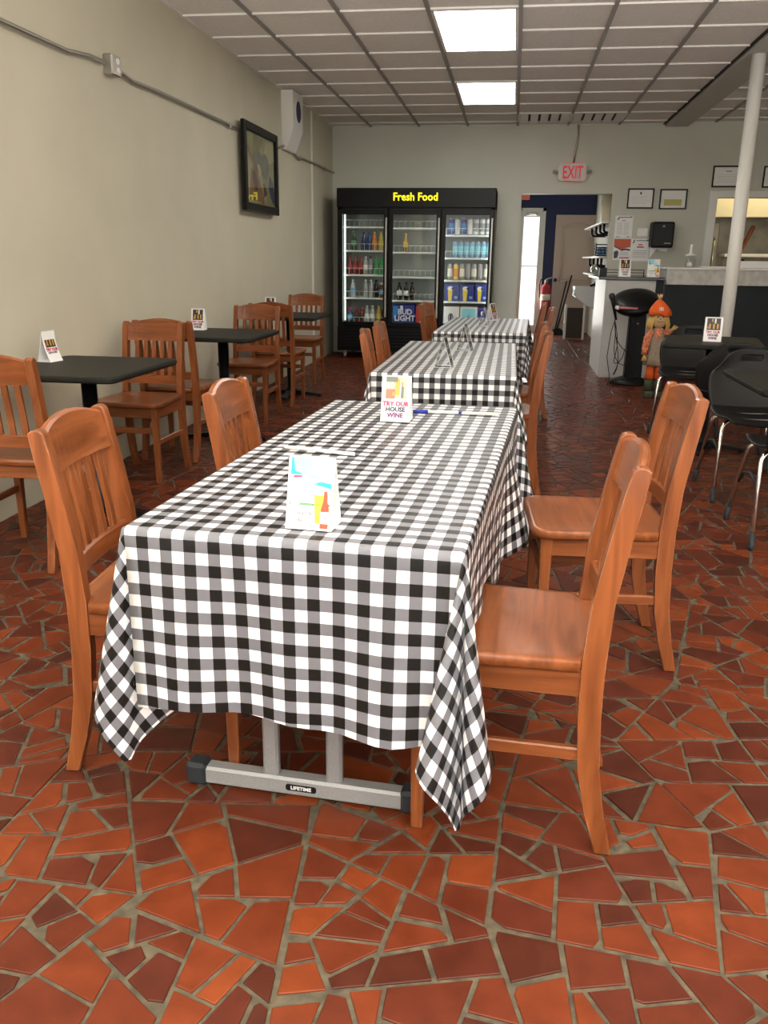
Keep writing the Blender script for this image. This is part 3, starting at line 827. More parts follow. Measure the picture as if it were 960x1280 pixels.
def make_cloth(side_drop, flare, loops, dy_near, seed, x_off=0.0):
    """side_drop(sx, y)->length of the hanging side; loops[(sx, sy)] = fold outline of that corner"""
    R = random.Random(seed)
    hx, hy = TW / 2, TL / 2
    zt = TZ + 0.002
    rr = 0.012                        # edge rounding
    bm = BM(); uvl = bm.loops.layers.uv.new('cloth')
    UV = {}
    def V(p, uv):
        v = bm.verts.new(p); UV[v] = uv; return v
    def hang(d, flare_out):
        """d = cloth length past the edge -> (out, down)"""
        q = rr * PI / 2
        if d < q:
            a = d / rr; return rr * math.sin(a), rr * (1 - math.cos(a))
        e = d - q
        return rr + flare_out * e, rr + e * math.sqrt(max(0.05, 1 - flare_out ** 2))
    ph = [R.uniform(0, 6.28) for _ in range(12)]
    wrinkle = lambda x, y: 0.0012 * math.sin(9 * x + 3 * y + ph[0]) * math.sin(4.3 * y + ph[1]) + 0.0008 * math.sin(17 * x - 6 * y + ph[2])
    nx, ny = 22, 48
    xs = [-hx + 2 * hx * i / nx for i in range(nx + 1)]; ys = [-hy + 2 * hy * j / ny for j in range(ny + 1)]
    top = {}
    for i, x in enumerate(xs):
        for j, y in enumerate(ys):
            edge = (i in (0, nx)) or (j in (0, ny))
            top[i, j] = V((x, y, zt + (0 if edge else abs(wrinkle(x, y)))), (x + x_off, y))
    F = []
    for i in range(nx):
        for j in range(ny):
            F.append((top[i, j], top[i + 1, j], top[i + 1, j + 1], top[i, j + 1]))
    nd = 18
    fr = lambda k, D: (D * (k / nd) ** 1.25)
    # side drops
    for sx in (-1, 1):
        i = 0 if sx < 0 else nx
        prev = [top[i, j] for j in range(ny + 1)]
        for k in range(1, nd + 1):
            row = []
            for j, y in enumerate(ys):
                D = side_drop(sx, y); d = fr(k, D)
                ed = min(1, min(y + hy, hy - y) / 0.12)
                fl = flare(sx, y) * (0.5 + 0.5 * math.sin(11 * y + ph[3 + (sx > 0)])) * ed + 0.05 * math.sin(23 * y + ph[5]) * ed * 0.5
                o, dn = hang(d, fl)
                row.append(V((sx * (hx + o), y, zt - dn), (sx * (hx + d) + x_off, y)))
            for j in range(ny):
                q = (prev[j], row[j], row[j + 1], prev[j + 1]) if sx < 0 else (prev[j], prev[j + 1], row[j + 1], row[j])
                F.append(q[::-1] if sx < 0 else q[::-1])
            prev = row
    # end drops
    for sy in (-1, 1):
        j = 0 if sy < 0 else ny
        D = dy_near
        prev = [top[i, j] for i in range(nx + 1)]
        for k in range(1, nd + 1):
            row = []
            for i, x in enumerate(xs):
                hem = D + 0.008 * math.sin(7 * x + ph[6]) + 0.006 * (x / hx)
                ed = min(1, min(x + hx, hx - x) / 0.12); ed = ed * ed * (3 - 2 * ed)
                hem = D + (hem - D) * ed
                d = fr(k, hem)
                fl = 0.10 * math.sin(13 * x + ph[7]) * ed * (0.3 + 0.7 * abs(x / hx)) + 0.035 * math.sin(31 * x + ph[8]) * ed
                o, dn = hang(d, fl * 0.55)
                row.append(V((x, sy * (hy + o), zt - dn), (x + x_off, sy * (hy + d))))
            for i in range(nx):
                F.append((prev[i], prev[i + 1], row[i + 1], row[i]))
            prev = row
    # corners
    na = 40
    for sx in (-1, 1):
        for sy in (-1, 1):
            dx, dy = side_drop(sx, sy * hy), dy_near
            loop = loops[(sx, sy)]
            c = Vector((sx * hx, sy * hy, zt))
            # direction of the end-plane (theta=0) to the side-plane (theta=90)
            rows = []
            for a in range(na + 1):
                th = (PI / 2) * a / na
                ex, ey = sample_loop(loop, a / na)
                # straight cloth distance to the hem in this direction
                rmax = min(dx / max(1e-6, math.sin(th)), dy / max(1e-6, math.cos(th)))
                ang = math.hypot(ex, ey)
                row = []
                for k in range(nd + 1):
                    r = rmax * (k / nd) ** 1.25
                    q = rr * PI / 2
                    sgn = Vector((sx * math.sin(th), sy * math.cos(th), 0))
                    if r < q:
                        aa = r / rr; p = c + sgn * (rr * math.sin(aa)) + Vector((0, 0, -rr * (1 - math.cos(aa))))
                    else:
                        e = r - q
                        gx, gy, gz = math.sin(ang) * (ex / ang if ang > 1e-6 else 0), math.sin(ang) * (ey / ang if ang > 1e-6 else 0), -math.cos(ang)
                        # folds develop a little below the table edge
                        p = c + sgn * rr + Vector((0, 0, -rr)) + Vector((sx * gx, sy * gy, gz)) * e
                    uv = (sx * (hx + r * math.sin(th)) + x_off, sy * (hy + r * math.cos(th)))
                    row.append(V(p, uv))
                rows.append(row)
            for a in range(na):
                for k in range(nd):
                    q = (rows[a][k], rows[a + 1][k], rows[a + 1][k + 1], rows[a][k + 1])
                    F.append(q)
    for q in F:
        if len(set(q)) < 4: continue
        f = bm.faces.new(q); f.smooth = True
        for lp in f.loops: lp[uvl].uv = UV[lp.vert]
    bmesh.ops.remove_doubles(bm, verts=bm.verts[:], dist=0.0004)
    # orient every face outward/up using the uv handedness
    for f in bm.faces:
        l = f.loops; s = 0
        for i in range(len(l)):
            a, b = l[i][uvl].uv, l[(i + 1) % len(l)][uvl].uv
            s += a.x * b.y - b.x * a.y
        if s < 0: f.normal_flip()
    return bm

# fold outlines, as (out sideways, out endways) angles from plumb; first and last are the plumb lines of the two hanging sides
LOOP_L = catmull([(0, 0), (-0.12, -0.05), (-0.22, -0.09), (-0.14, -0.11), (0, -0.05), (0.04, 0.03), (0.12, 0.07), (0.21, 0.04), (0.25, -0.06), (0.19, -0.14), (0.08, -0.10), (0, 0)], 10)
LOOP_R = catmull([(0, 0), (-0.11, 0.09), (-0.16, 0.20), (-0.08, 0.26), (-0.01, 0.15), (0.02, 0.05), (0.05, 0.15), (0.12, 0.20), (0.16, 0.09), (0.10, -0.02), (0.03, -0.03), (0, 0)], 10)
LOOP_S = catmull([(0, 0), (-0.03, 0.10), (0.05, 0.2), (0.10, 0.08), (0.13, 0.02), (0.2, 0.12), (0.22, 0.02), (0.1, -0.05), (0, 0)], 10)

def smooth(a, b, x):
    t = max(0, min(1, (x - a) / (b - a))); return t * t * (3 - 2 * t)
def sd1(sx, y):
    if sx > 0:
        return 0.42 - 0.17 * smooth(-0.80, -0.70, y) + 0.12 * smooth(-0.26, -0.16, y)
    return 0.36 - 0.11 * smooth(-0.80, -0.70, y)
def sd2(sx, y):
    return 0.25
c1 = obj('tablecloth', make_cloth(sd1, lambda s, y: 0.24 * smooth(-0.2, 0.5, y) if s > 0 else 0.02, {(-1, -1): LOOP_L, (1, -1): LOOP_R, (-1, 1): LOOP_S, (1, 1): LOOP_S}, 0.402, 3, 0.006), 'cloth', None, (TABS[0][0], TABS[0][1], 0), R_(TABS[0][2]), recalc=False)
tag(c1, 'black and white checked tablecloth on the nearest table, corners hanging low', 'tablecloth', 'checked tablecloths')
for i, lab in ((1, 'black and white checked tablecloth on the middle table of the row'), (2, 'black and white checked tablecloth on the farthest table, by the fridge')):
    c = obj('tablecloth', make_cloth(sd2, lambda s, y: 0.03, {(-1, -1): LOOP_S, (1, -1): LOOP_S, (-1, 1): LOOP_S, (1, 1): LOOP_S}, 0.30 if i == 1 else 0.30, 4 + i, 0.006), 'cloth', None, (TABS[i][0], TABS[i][1], 0), R_(TABS[i][2]), recalc=False)
    tag(c, lab, 'tablecloth', 'checked tablecloths')

# ------------------------------------------------------------------ table tents
def tent_frame(t, w=0.095, h=0.145, d=0.075, skin='paper', bow=0.0):
    for s, nm in ((-1, 'front_panel'), (1, 'rear_panel')):
        bm = BM(); n = 8; rows = []
        for k in range(n + 1):
            f = k / n; y = s * (d / 2 * (1 - f) + bow * math.sin(PI * f) * (1 if s < 0 else 0.3)); z = h * f
            rows.append([bm.verts.new((x, y + e, z)) for x, e in ((-w / 2, 0), (w / 2, 0), (w / 2, -s * 0.0012), (-w / 2, -s * 0.0012))])
        for a, b in zip(rows, rows[1:]):
            for i in range(4): bm.faces.new((a[i], a[(i + 1) % 4], b[(i + 1) % 4], b[i]))
        bm.faces.new(rows[0]); bm.faces.new(rows[-1])
        obj(nm, bm, skin, t)
    bm = BM(); bb(bm, -w / 2, w / 2, -d / 2 + 0.002, d / 2 - 0.002, 0, 0.0015); obj('base_panel', bm, skin, t)

def tent_plane(h=0.145, d=0.075):
    uy = Vector((0, d / 2, h)); L = uy.length; uy.normalize()
    return (0, -d / 2 - 0.0004, 0), (1, 0, 0), tuple(uy), L

def wine_tent(loc, rz, label, group, near=False, w=0.095, h=0.145, d=0.075, bow=0.0):
    t = thing('table_tent', label, 'table sign', loc, rz, group)
    tent_frame(t, w, h, d, 'paper', bow)
    o, ux, uy, L = tent_plane(h, d)
    if bow: o = (0, -d / 2 - 0.0012 - bow, 0)
    bm = BM(); W = w * 0.38
    mats = ['photo', 'photoy', 'photog', 'photor', 'paper', 'artgrey']
    if near:
        it = [(rect(-W * .95, L * .50, W * .95, L * .97), 2), (rect(-W * .95, L * .50, -W * .1, L * .70), 3), (rect(-W * .1, L * .58, W * .3, L * .93), 1),
              (rect(-W * .95, L * .86, W * .1, L * .97), 5), (rect(W * .45, L * .52, W * .68, L * .76), 5), (rect(W * .36, L * .52, W * .42, L * .8), 4),
              (rect(W * .50, L * .76, W * .58, L * .86), 3), (ellipse(W * .1, L * .05, 10, -W * .25, L * .60), 1)]
        plate(bm, it, o, ux, uy)
        nz = Vector(ux).cross(Vector(uy))
        text_mesh(bm, '10', 0.026, Vector(o) + Vector(ux) * (-W * .55) + Vector(uy) * (L * .73) + nz * 0.0035, ux, uy, 0.0006, 0.0002, mi=4)
    else:
        it = [(rect(-W, L * .47, W, L * .95), 0)]
        for q in (-0.55, 0.05, 0.6):
            it.append((rect(W * (q - .12), L * .52, W * (q + .12), L * .72), 1))
        it += [(rect(-W * .9, L * .52, -W * .62, L * .62), 3), (rect(W * .1, L * .74, W * .34, L * .93), 4), (rect(-W * .3, L * .80, -W * .1, L * .93), 1)]
        plate(bm, it, o, ux, uy)
    obj('picture', bm, mats, t)
    bm = BM()
    nz = Vector(ux).cross(Vector(uy))
    for s, f, mi in (('TRY OUR', .345, 0), ('HOUSE', .225, 1), ('WINE', .10, 2)):
        text_mesh(bm, s, 0.0200, Vector(o) + Vector(uy) * (L * f) + nz * 0.001, ux, uy, 0.0010 if near else 0.0012, 0.0002, mi=mi)
    obj('lettering', bm, ['inkred', 'ink', 'inkpurple'], t)
    return t

def beer_tent(loc, rz, label, w=0.094, h=0.139, d=0.07, far=False):
    t = thing('table_tent', label, 'table sign', loc, rz)
    tent_frame(t, w, h, d)
    o, ux, uy, L = tent_plane(h, d)
    bm = BM(); mats = ['palaqua', 'aqua', 'green', 'beer', 'beero', 'bottlered', 'paper', 'inkred', 'inkgrey', 'foam', 'sky']
    W = w / 2
    bl = lambda y0, y1: [(-W * .9, y0), (W * .9, y1), (W * .9, y1 + L * .05), (W * .3, y1 + L * .075), (-W * .3, y0 + L * .06), (-W * .9, y0 + L * .03)]
    it = [([(-W * .88, L * .74), (-W * .2, L * .76), (W * .1, L * .90), (-W * .1, L * .985), (-W * .88, L * .985)], 0),
          ([(-W * .88, L * .74), (-W * .3, L * .75), (-W * .70, L * .79), (-W * .80, L * .97), (-W * .88, L * .97)], 1),
          ([(-W * .3, L * .72), (W * .5, L * .70), (W * .55, L * .735), (-W * .2, L * .765)], 0),
          ([(-W * .2, L * .64), (W * .88, L * .58), (W * .90, L * .67), (W * .2, L * .66)], 0),
          ([(W * .2, L * .625), (W * .90, L * .575), (W * .90, L * .64), (W * .4, L * .66)], 1),
          ([(-W * .82, L * .70), (-W * .4, L * .71), (-W * .36, L * .735), (-W * .7, L * .73)], 7),
          (rect(-W * .86, L * .655, -W * .5, L * .665), 8),
          (rect(-W * .86, L * .335, W * .88, L * .365), 2), (rect(-W * .80, L * .342, -W * .42, L * .356), 6),
          (rect(-W * .78, L * .30, W * .08, L * .305), 8), (rect(-W * .78, L * .275, -W * .1, L * .28), 8),
          # glass of beer
          ([(W * .30, L * .10), (W * .56, L * .10), (W * .62, L * .50), (W * .20, L * .50)], 3),
          ([(W * .30, L * .10), (W * .56, L * .10), (W * .57, L * .19), (W * .28, L * .19)], 4),
          ([(W * .21, L * .48), (W * .62, L * .48), (W * .62, L * .52), (W * .20, L * .52)], 9),
          # bottle
          ([(W * .52, L * .035), (W * .86, L * .035), (W * .87, L * .30), (W * .79, L * .40), (W * .77, L * .54), (W * .63, L * .54), (W * .61, L * .40), (W * .53, L * .30)], 5),
          (rect(W * .52, L * .10, W * .87, L * .26), 6), (rect(W * .60, L * .17, W * .80, L * .18), 7), (rect(W * .6, L * .14, W * .8, L * .147), 8)]
    plate(bm, it, o, ux, uy)
    obj('picture', bm, mats, t)
    nz = Vector(ux).cross(Vector(uy)); bm = BM()
    for s, f, q in (('CITI WAITER', .195, -.38), ('LIFE', .10, -.42)):
        text_mesh(bm, s, 0.0105, Vector(o) + Vector(ux) * (W * q) + Vector(uy) * (L * f) + nz * 0.001, ux, uy, 0.0, 0.0002, mi=0, sx=0.8)
    obj('lettering', bm, ['ink'], t)
    return t

TT = TZ + 0.006
beer_tent((-0.366, 1.570, TT), R_(-5), 'beer advert table tent with blue sky at the near end of the nearest checked table')
wine_tent((-0.354, 2.735, TT), R_(-2), 'house wine table tent at the far end of the nearest checked table', 'house wine table tents', near=True)
def side_tent(loc, rz, label, grp):
    t = thing('table_tent', label, 'table sign', loc, rz, grp)
    tent_frame(t, 0.09, 0.150, 0.085, 'clear')
    # pale folded edges
    bm = BM()
    for x in (-0.046, 0.046):
        ring_tube(bm, [(x, -0.042, 0.002), (x, 0, 0.149), (x, 0.042, 0.002), (x, -0.042, 0.002)], 0.0018, 5)
    obj('edge_strip', bm, 'paper', t)
side_tent((-0.312, 4.20, TT), R_(84), 'clear A-shaped sign holder seen edge on, nearer one on the middle checked table', 'clear sign holders')
side_tent((-0.255, 5.02, TT), R_(80), 'clear A-shaped sign holder seen edge on, farther one on the middle checked table', 'clear sign holders')
side_tent((-0.205, 6.90, TT), R_(82), 'clear A-shaped sign holder seen edge on, on the farthest checked table', 'clear sign holders')
wine_tent((-0.165, 7.60, TT), R_(62), 'house wine table tent turned sideways on the farthest checked table', 'house wine table tents')

# straw, pen and paper strip on the nearest cloth
bm = BM(); ring_tube(bm, [(-0.600, 2.235, TT + 0.005), (-0.55, 2.225, TT + 0.006), (-0.395, 2.185, TT + 0.005)], 0.0048, 8)
tag(obj('drinking_straw', bm, 'paper'), 'paper wrapped white straw lying on the nearest checked cloth behind the beer tent', 'straw')
t = thing('pen', 'white pen with blue cap lying beside the house wine tent', 'pen', (-0.235, 2.885, TT + 0.005), R_(1))
bm = BM(); ring_tube(bm, [(-0.03, 0, 0), (0.075, 0, 0)], 0.0050, 8); obj('barrel', bm, 'paper', t)
bm = BM(); ring_tube(bm, [(-0.082, 0, 0), (-0.075, 0, 0), (-0.03, 0, 0)], [0.004, 0.0065, 0.0065], 8); obj('cap', bm, 'blue', t)
bm = BM(); ring_tube(bm, [(0.075, 0, 0), (0.088, 0, 0)], 0.0052, 8); obj('end_plug', bm, 'blue', t)
bm = BM(); box(bm, (0, 0, 0.004), (0.125, 0.022, 0.006), None, 0.002)
tag(obj('paper_strip', bm, 'foam', None, (-0.088, 2.892, TT), R_(1)), 'flat cream wrapped strip lying right of the blue capped pen', 'wrapped straw')

# ------------------------------------------------------------------ black square pedestal tables
def make_pedestal(w=0.61, d=0.76, arm=0.285):
    t = thing('pedestal_table', 'x', 'table')
    bm = BM()
    ol = rrect(w, d, 0.045, 5); n = len(ol); rings = []
    for k, z in ((0.0, 0.731), (0.008, 0.731), (0.003, 0.729), (0.0, 0.722), (0.0, 0.710), (0.006, 0.702)):
        pass
    def ring(ins, z):
        return [bm.verts.new((x * (1 - ins / (w / 2)), y * (1 - ins / (d / 2)), z)) for x, y in ol]
    rings = [ring(0.010, 0.731), ring(0.003, 0.729), ring(0, 0.722), ring(0, 0.710), ring(0.008, 0.702)]
    for a, b in zip(rings, rings[1:]):
        for i in range(n): bm.faces.new((a[i], b[i], b[(i + 1) % n], a[(i + 1) % n]))
    bm.faces.new(rings[0]); bm.faces.new(rings[-1][::-1])
    obj('tabletop', bm, 'blacktop', t)
    bm = BM(); lathe(bm, [(0.055, 0.035), (0.055, 0.06), (0.036, 0.075), (0.036, 0.69)], 18); obj('column', bm, 'blackmetal', t)
    bm = BM(); bb(bm, -0.17, 0.17, -0.025, 0.025, 0.688, 0.703); bb(bm, -0.025, 0.025, -0.17, 0.17, 0.688, 0.703); obj('top_plate', bm, 'blackmetal', t)
    for k in range(4):
        a = k * PI / 2 + PI / 4 * 0
        c, s = math.cos(a), math.sin(a); bm = BM()
        rot = Matrix.Rotation(a, 3, 'Z')
        prism(bm, [(0.02, 0.012), (arm - 0.005, 0.010), (arm, 0.022), (0.05, 0.055), (0.02, 0.055)], rot @ Vector((0, 0.028, 0)), rot @ Vector((1, 0, 0)), (0, 0, 1), 0.056, bev=0.004)
        lathe(bm, [(0.018, 0), (0.018, 0.012)], 10, ((arm - 0.02) * c, (arm - 0.02) * s, 0))
        obj('base_arm', bm, 'blackmetal', t)
    return t
ped0 = make_pedestal()
PEDS = [(-1.955, 3.765, 0, 'nearest black square table against the left wall'), (-1.930, 5.640, 0, 'second black square table along the left wall'),
        (-1.975, 7.640, 0, 'third black square table along the left wall, farthest back'),
        (1.335, 5.985, -11, 'black square table with a wine sign in front of the white column'), (1.645, 4.010, 0, 'black square table cut off by the right edge of the photo')]
for i, (x, y, a, lab) in enumerate(PEDS):
    g = 'black tables on the left' if i < 3 else 'black tables on the right'
    if i == 0:
        ped0.location = (x, y, 0); tag(ped0, lab, 'table', g)
    elif i == 4:
        p4 = make_pedestal(1.22, 0.76, 0.40); p4.location = (x, y, 0); tag(p4, lab, 'table', g)
    else:
        dup(ped0, (x, y, 0), R_(a), lab, g)
PT = 0.7315
wine_tent((-2.200, 3.875, PT), R_(82), 'curled house wine table tent against the wall on the nearest black wall table', 'house wine table tents', bow=-0.009)
wine_tent((-2.165, 5.830, PT), R_(3), 'house wine table tent on the second black wall table', 'house wine table tents')
wine_tent((-2.18, 7.74, PT), R_(3), 'house wine table tent on the third black wall table, mostly behind a chair', 'house wine table tents')
wine_tent((1.315, 5.92, PT), R_(-10), 'house wine table tent on the black table before the white column', 'house wine table tents', w=0.11, h=0.155)

# ------------------------------------------------------------------ black shell chairs
def make_shell_chair():
    t = thing('shell_chair', 'x', 'chair')
    # local: front = +X, seat 0.44 high
    def grid(fn, nu, nv, hole=None):
        bm = BM(); g = {}
        for i in range(nu + 1):
            for j in range(nv + 1): g[i, j] = bm.verts.new(fn(i / nu * 2 - 1, j / nv))
        for i in range(nu):
            for j in range(nv):
                if hole and hole((i + .5) / nu * 2 - 1, (j + .5) / nv): continue
                f = bm.faces.new((g[i, j], g[i + 1, j], g[i + 1, j + 1], g[i, j + 1])); f.smooth = True
        return bm
    def back(u, v):
        # rounded outline: width shrinks near the top by a super-ellipse
        z = 0.425 + 0.345 * v
        w = 0.200 + 0.030 * math.sin(PI * min(1, v * 1.15))
        top = max(0, (v - 0.55) / 0.45)
        zz = z
        y = u * w * (1 - 0.12 * top ** 2)
        zz = z - 0.10 * (abs(u) ** 3.2) * top ** 1.2
        x = -0.185 - 0.085 * v - 0.02 * math.sin(PI * v) + 0.05 * u * u * (0.4 + 0.6 * v)
        return (x, y, zz)
    bm = grid(back, 28, 26, lambda u, v: abs(u) < 0.30 and 0.80 < v < 0.885)
    o = obj('backrest', bm, 'shell', t)
    md = o.modifiers.new('t', 'SOLIDIFY'); md.thickness = 0.009; md.offset = 0
    def seat(u, v):
        x = -0.21 + 0.43 * v
        w = 0.205 + 0.02 * math.sin(PI * v); r = max(0, (v - 0.75) / 0.25)
        y = u * w * (1 - 0.10 * r * r)
        z = 0.448 + 0.016 * u * u - 0.022 * math.sin(PI * v) - 0.03 * max(0, (v - 0.82) / 0.18) ** 2 + 0.01 * max(0, 0.2 - v) / 0.2
        return (x, y, z)
    o = obj('seat', grid(seat, 18, 18), 'shell', t)
    md = o.modifiers.new('t', 'SOLIDIFY'); md.thickness = 0.009; md.offset = -1
    def arch(x0, x1, w0, w1):
        # inverted U: foot (x0, w0) up to (x1, w1) under the seat
        pts = []; zt = 0.424; r = 0.06
        top = []
        A = Vector((x0, -w0, 0.02)); B_ = Vector((x1, -w1, zt)); 
        d = (B_ - A).normalized()
        pts = [A, A + d * ((B_ - A).length - r)]
        for k in range(1, 6):
            a = k / 5 * PI / 2
            pts.append(B_ - d * r * (1 - math.sin(a)) + Vector((0, 1, 0)) * r * (1 - math.cos(a)))
        mir = [Vector((p.x, -p.y, p.z)) for p in reversed(pts)]
        return pts + mir
    for nm, x0, x1 in (('front_leg_frame', 0.225, 0.10), ('rear_leg_frame', -0.245, -0.10)):
        bm = BM(); ring_tube(bm, arch(x0, x1, 0.235, 0.205), 0.0115, 10); f = obj(nm, bm, 'chrome', t)
        for s in (-1, 1):
            bm = BM(); dx = (x1 - x0) / 0.404
            ring_tube(bm, [(x0, s * 0.235, 0.0), (x0, s * 0.235, 0.012), (x0 + dx * 0.06, s * 0.2307, 0.075)], [0.012, 0.0145, 0.0145], 10); obj('foot_cap', bm, 'darkcap', f)
    for s in (-1, 1):
        bm = BM(); ring_tube(bm, [(0.165, s * 0.218, 0.21), (0.10, s * 0.214, 0.275), (0.0, s * 0.212, 0.295), (-0.10, s * 0.214, 0.275), (-0.17, s * 0.218, 0.21)], 0.008, 8); obj('side_brace', bm, 'darkcap', t)
    return t
sh0 = make_shell_chair()
SH = [(1.350, 4.790, -90, 'black plastic shell chair with chrome legs behind the table at the right edge'),
      (1.350, 4.030, 90, 'black shell chair pushed under the right edge table, only chrome legs and seat visible'),
      (1.415, 5.665, 79, 'black shell chair on the near side of the black table by the white column'),
      (1.340, 6.640, -101, 'black shell chair behind the table by the white column, nearest the scarecrow doll')]
for i, (x, y, a, lab) in enumerate(SH):
    if i == 0:
        sh0.location = (x, y, 0); sh0.rotation_euler = (0, 0, R_(a)); tag(sh0, lab, 'chair', 'black shell chairs')
    else:
        dup(sh0, (x, y, 0), R_(a), lab, 'black shell chairs')

# ------------------------------------------------------------------ column, conduit and other wall fittings
t = thing('support_column', 'slim round white steel column standing beside the right hand black table', 'column', (1.806, 7.69, 0))
bm = BM(); lathe(bm, [(0.054, 0.0), (0.054, ZC - 0.032)], 24); obj('shaft', bm, 'white', t)
bm = BM(); lathe(bm, [(0.066, 0.0), (0.066, 0.05), (0.055, 0.06)], 24); obj('base_collar', bm, 'white', t)

XC = XL + 0.022
t = thing('electrical_conduit', 'galvanised conduit pipe running along the upper left wall', 'conduit', (XC, 6.0, 2.25))
pp = [(2.2, 2.235), (4.0, 2.235), (4.6, 2.238), (4.85, 2.265), (5.02, 2.268)]
pts1 = [(XC, y, z) for y, z in pp]
pp2 = [(5.2, 2.262), (5.4, 2.238), (5.8, 2.248), (7.5, 2.252), (8.75, 2.252), (8.95, 2.295), (9.15, 2.300), (9.45, 2.268), (9.52, 2.240), (9.75, 2.262), (10.6, 2.272), (YB - 0.03, 2.275)]
pts2 = [(XC, y, z) for y, z in pp2]
loc = Vector((XC, 6.0, 2.25))
for pts in (pts1, pts2):
    bm = BM(); ring_tube(bm, [Vector(p) - loc for p in pts], 0.0125, 10); obj('pipe', bm, 'steel', t)
for y, z in ((3.4, 2.235), (7.25, 2.251), (9.62, 2.252), (10.9, 2.273)):
    bm = BM(); bb(bm, -0.020, 0.015, y - 6 - 0.012, y - 6 + 0.012, z - 2.25 - 0.028, z - 2.25 + 0.018, 0.003); obj('clamp', bm, 'steel', t)
t = thing('outlet_box', 'square galvanised steel outlet box on the left wall conduit', 'electrical box', (XL, 5.11, 2.268))
bm = BM(); bb(bm, 0, 0.055, -0.055, 0.055, -0.055, 0.055, 0.006); obj('box_body', bm, 'steel', t)
bm = BM(); bb(bm, 0.055, 0.060, -0.052, 0.052, -0.052, 0.052, 0.002); obj('cover', bm, 'steel', t)
for z in (-0.024, 0.024):
    bm = BM(); prism(bm, ellipse(0.019, 0.017, 16), (0.0598, 0.012, z), (0, 1, 0), (0, 0, 1), 0.003); obj('socket', bm, 'whitew', t)
bm = BM(); bb(bm, XL, XL + 0.024, 10.243, 10.267, 0.0, ZC, 0.006)
tag(obj('vertical_pipe', bm, 'bar'), 'thin pale vertical pipe on the left wall near the back corner', 'pipe')

# picture on the left wall
t = thing('framed_painting', 'abstract painting in a black frame on the left wall', 'picture', (XL + 0.034, 8.02, 1.975))
h, w = 0.362, 0.535
bm = BM()
for s in (-1, 1):
    bb(bm, 0.004, 0.040, s * (w - 0.035) - 0.035, s * (w - 0.035) + 0.035, -h, h, 0.006); bb(bm, 0.004, 0.040, -w + 0.07, w - 0.07, s * (h - 0.035) - 0.035, s * (h - 0.035) + 0.035, 0.006)
obj('frame', bm, 'frame', t)
bm = BM()
iw, ih = w - 0.068, h - 0.068
X_ = lambda x, y: ((x - 0.5) * 2 * iw, (0.5 - y) * 2 * ih)
S = lambda *p: [X_(a, b) for a, b in p]
E_ = lambda cx, cy, rx, ry, n=20: [X_(cx + rx * math.cos(2 * PI * k / n), cy - ry * math.sin(2 * PI * k / n)) for k in range(n)][::1]
it = [(S((0, 1), (1, 1), (1, 0), (0, 0)), 0), (S((0, 1), (0.25, 0.9), (0.3, 0.55), (0.12, 0.35), (0, 0.2)), 6), (S((.25, .35), (.4, .3), (.62, .05), (.3, 0)), 1), (S((.55, .45), (1, .3), (1, .05), (.7, .05)), 6), (S((.1, .95), (.55, .95), (.45, .6), (.2, .5)), 5),
      (E_(.42, .36, .17, .13), 2), (E_(.66, .42, .14, .19), 2), (E_(.44, .50, .08, .09), 6), (E_(.33, .62, .09, .19), 3),
      (S((.5, .98), (.62, .98), (.56, .8), (.30, .42), (.05, .15), (.02, .17), (.26, .44), (.48, .82)), 5), (S((.60, .88), (.72, .82), (.66, .72), (.58, .66)), 3), (S((.95, .98), (.99, .85), (.93, .62), (.80, .52), (.76, .70), (.86, .88)), 4)]
for k, (p, mi) in enumerate(it):
    prism(bm, p, (0.012 + 0.0005 * k, 0, 0), (0, 1, 0), (0, 0, 1), 0.0004, mi)
obj('canvas', bm, ['artbg', 'artolive', 'artgrey', 'artmaroon', 'artblue', 'artbrown', 'artcream'], t)
bm = BM(); bb(bm, 0.022, 0.024, -iw, iw, -ih, ih); obj('picture_glass', bm, 'glass', t)

# white duct outlet on the left wall
t = thing('wall_duct', 'white boxed duct with a round blue opening, high on the left wall', 'duct', (XL, 9.17, ZC))
bm = BM(); prism(bm, [(0, 0), (0.125, 0), (0.125, -0.345), (0.045, -0.545), (0, -0.545)], (0, 0.20, -0.003), (1, 0, 0), (0, 0, 1), 0.40, bev=0.004)
obj('duct_body', bm, 'white', t)
bm = BM(); prism(bm, ellipse(0.115, 0.115, 28), (0.124, 0.0, -0.18), (0, 1, 0), (0, 0, 1), 0.006); obj('round_rim', bm, 'white', t)
bm = BM(); prism(bm, ellipse(0.095, 0.100, 28), (0.1295, 0.0, -0.18), (0, 1, 0), (0, 0, 1), 0.003); obj('blue_opening', bm, 'ductblue', t)

# exit sign
t = thing('exit_sign', 'red lettered exit sign above the doorway on the back wall', 'exit sign', (0.655, YB, 2.275))
bm = BM(); prism(bm, rrect(0.345, 0.205, 0.035, 5), (0, -0.003, 0), (1, 0, 0), (0, 0, 1), 0.045, bev=0.004); obj('housing', bm, 'exitface', t)
bm = BM(); text_mesh(bm, 'EXIT', 0.205, (0.005, -0.0495, -0.072), (1, 0, 0), (0, 0, 1), 0.003, 0.001, sx=0.60)
obj('lettering', bm, 'redsign', t)
for s in (-1, 1):
    bm = BM(); bb(bm, -0.10, 0.12, -0.046, -0.004, s * 0.102 - 0.004, s * 0.102 + 0.004); obj('red_trim', bm, 'redsign', t)
for s in (-1, 1):
    bm = BM(); ring_tube(bm, [(s * 0.17, -0.03, -0.01), (s * 0.20, -0.035, 0.0)], [0.012, 0.022], 10); ring_tube(bm, [(s * 0.20, -0.035, 0.0), (s * 0.212, -0.06, 0.0)], [0.022, 0.026], 10); obj('emergency_lamp', bm, 'chrome', t)
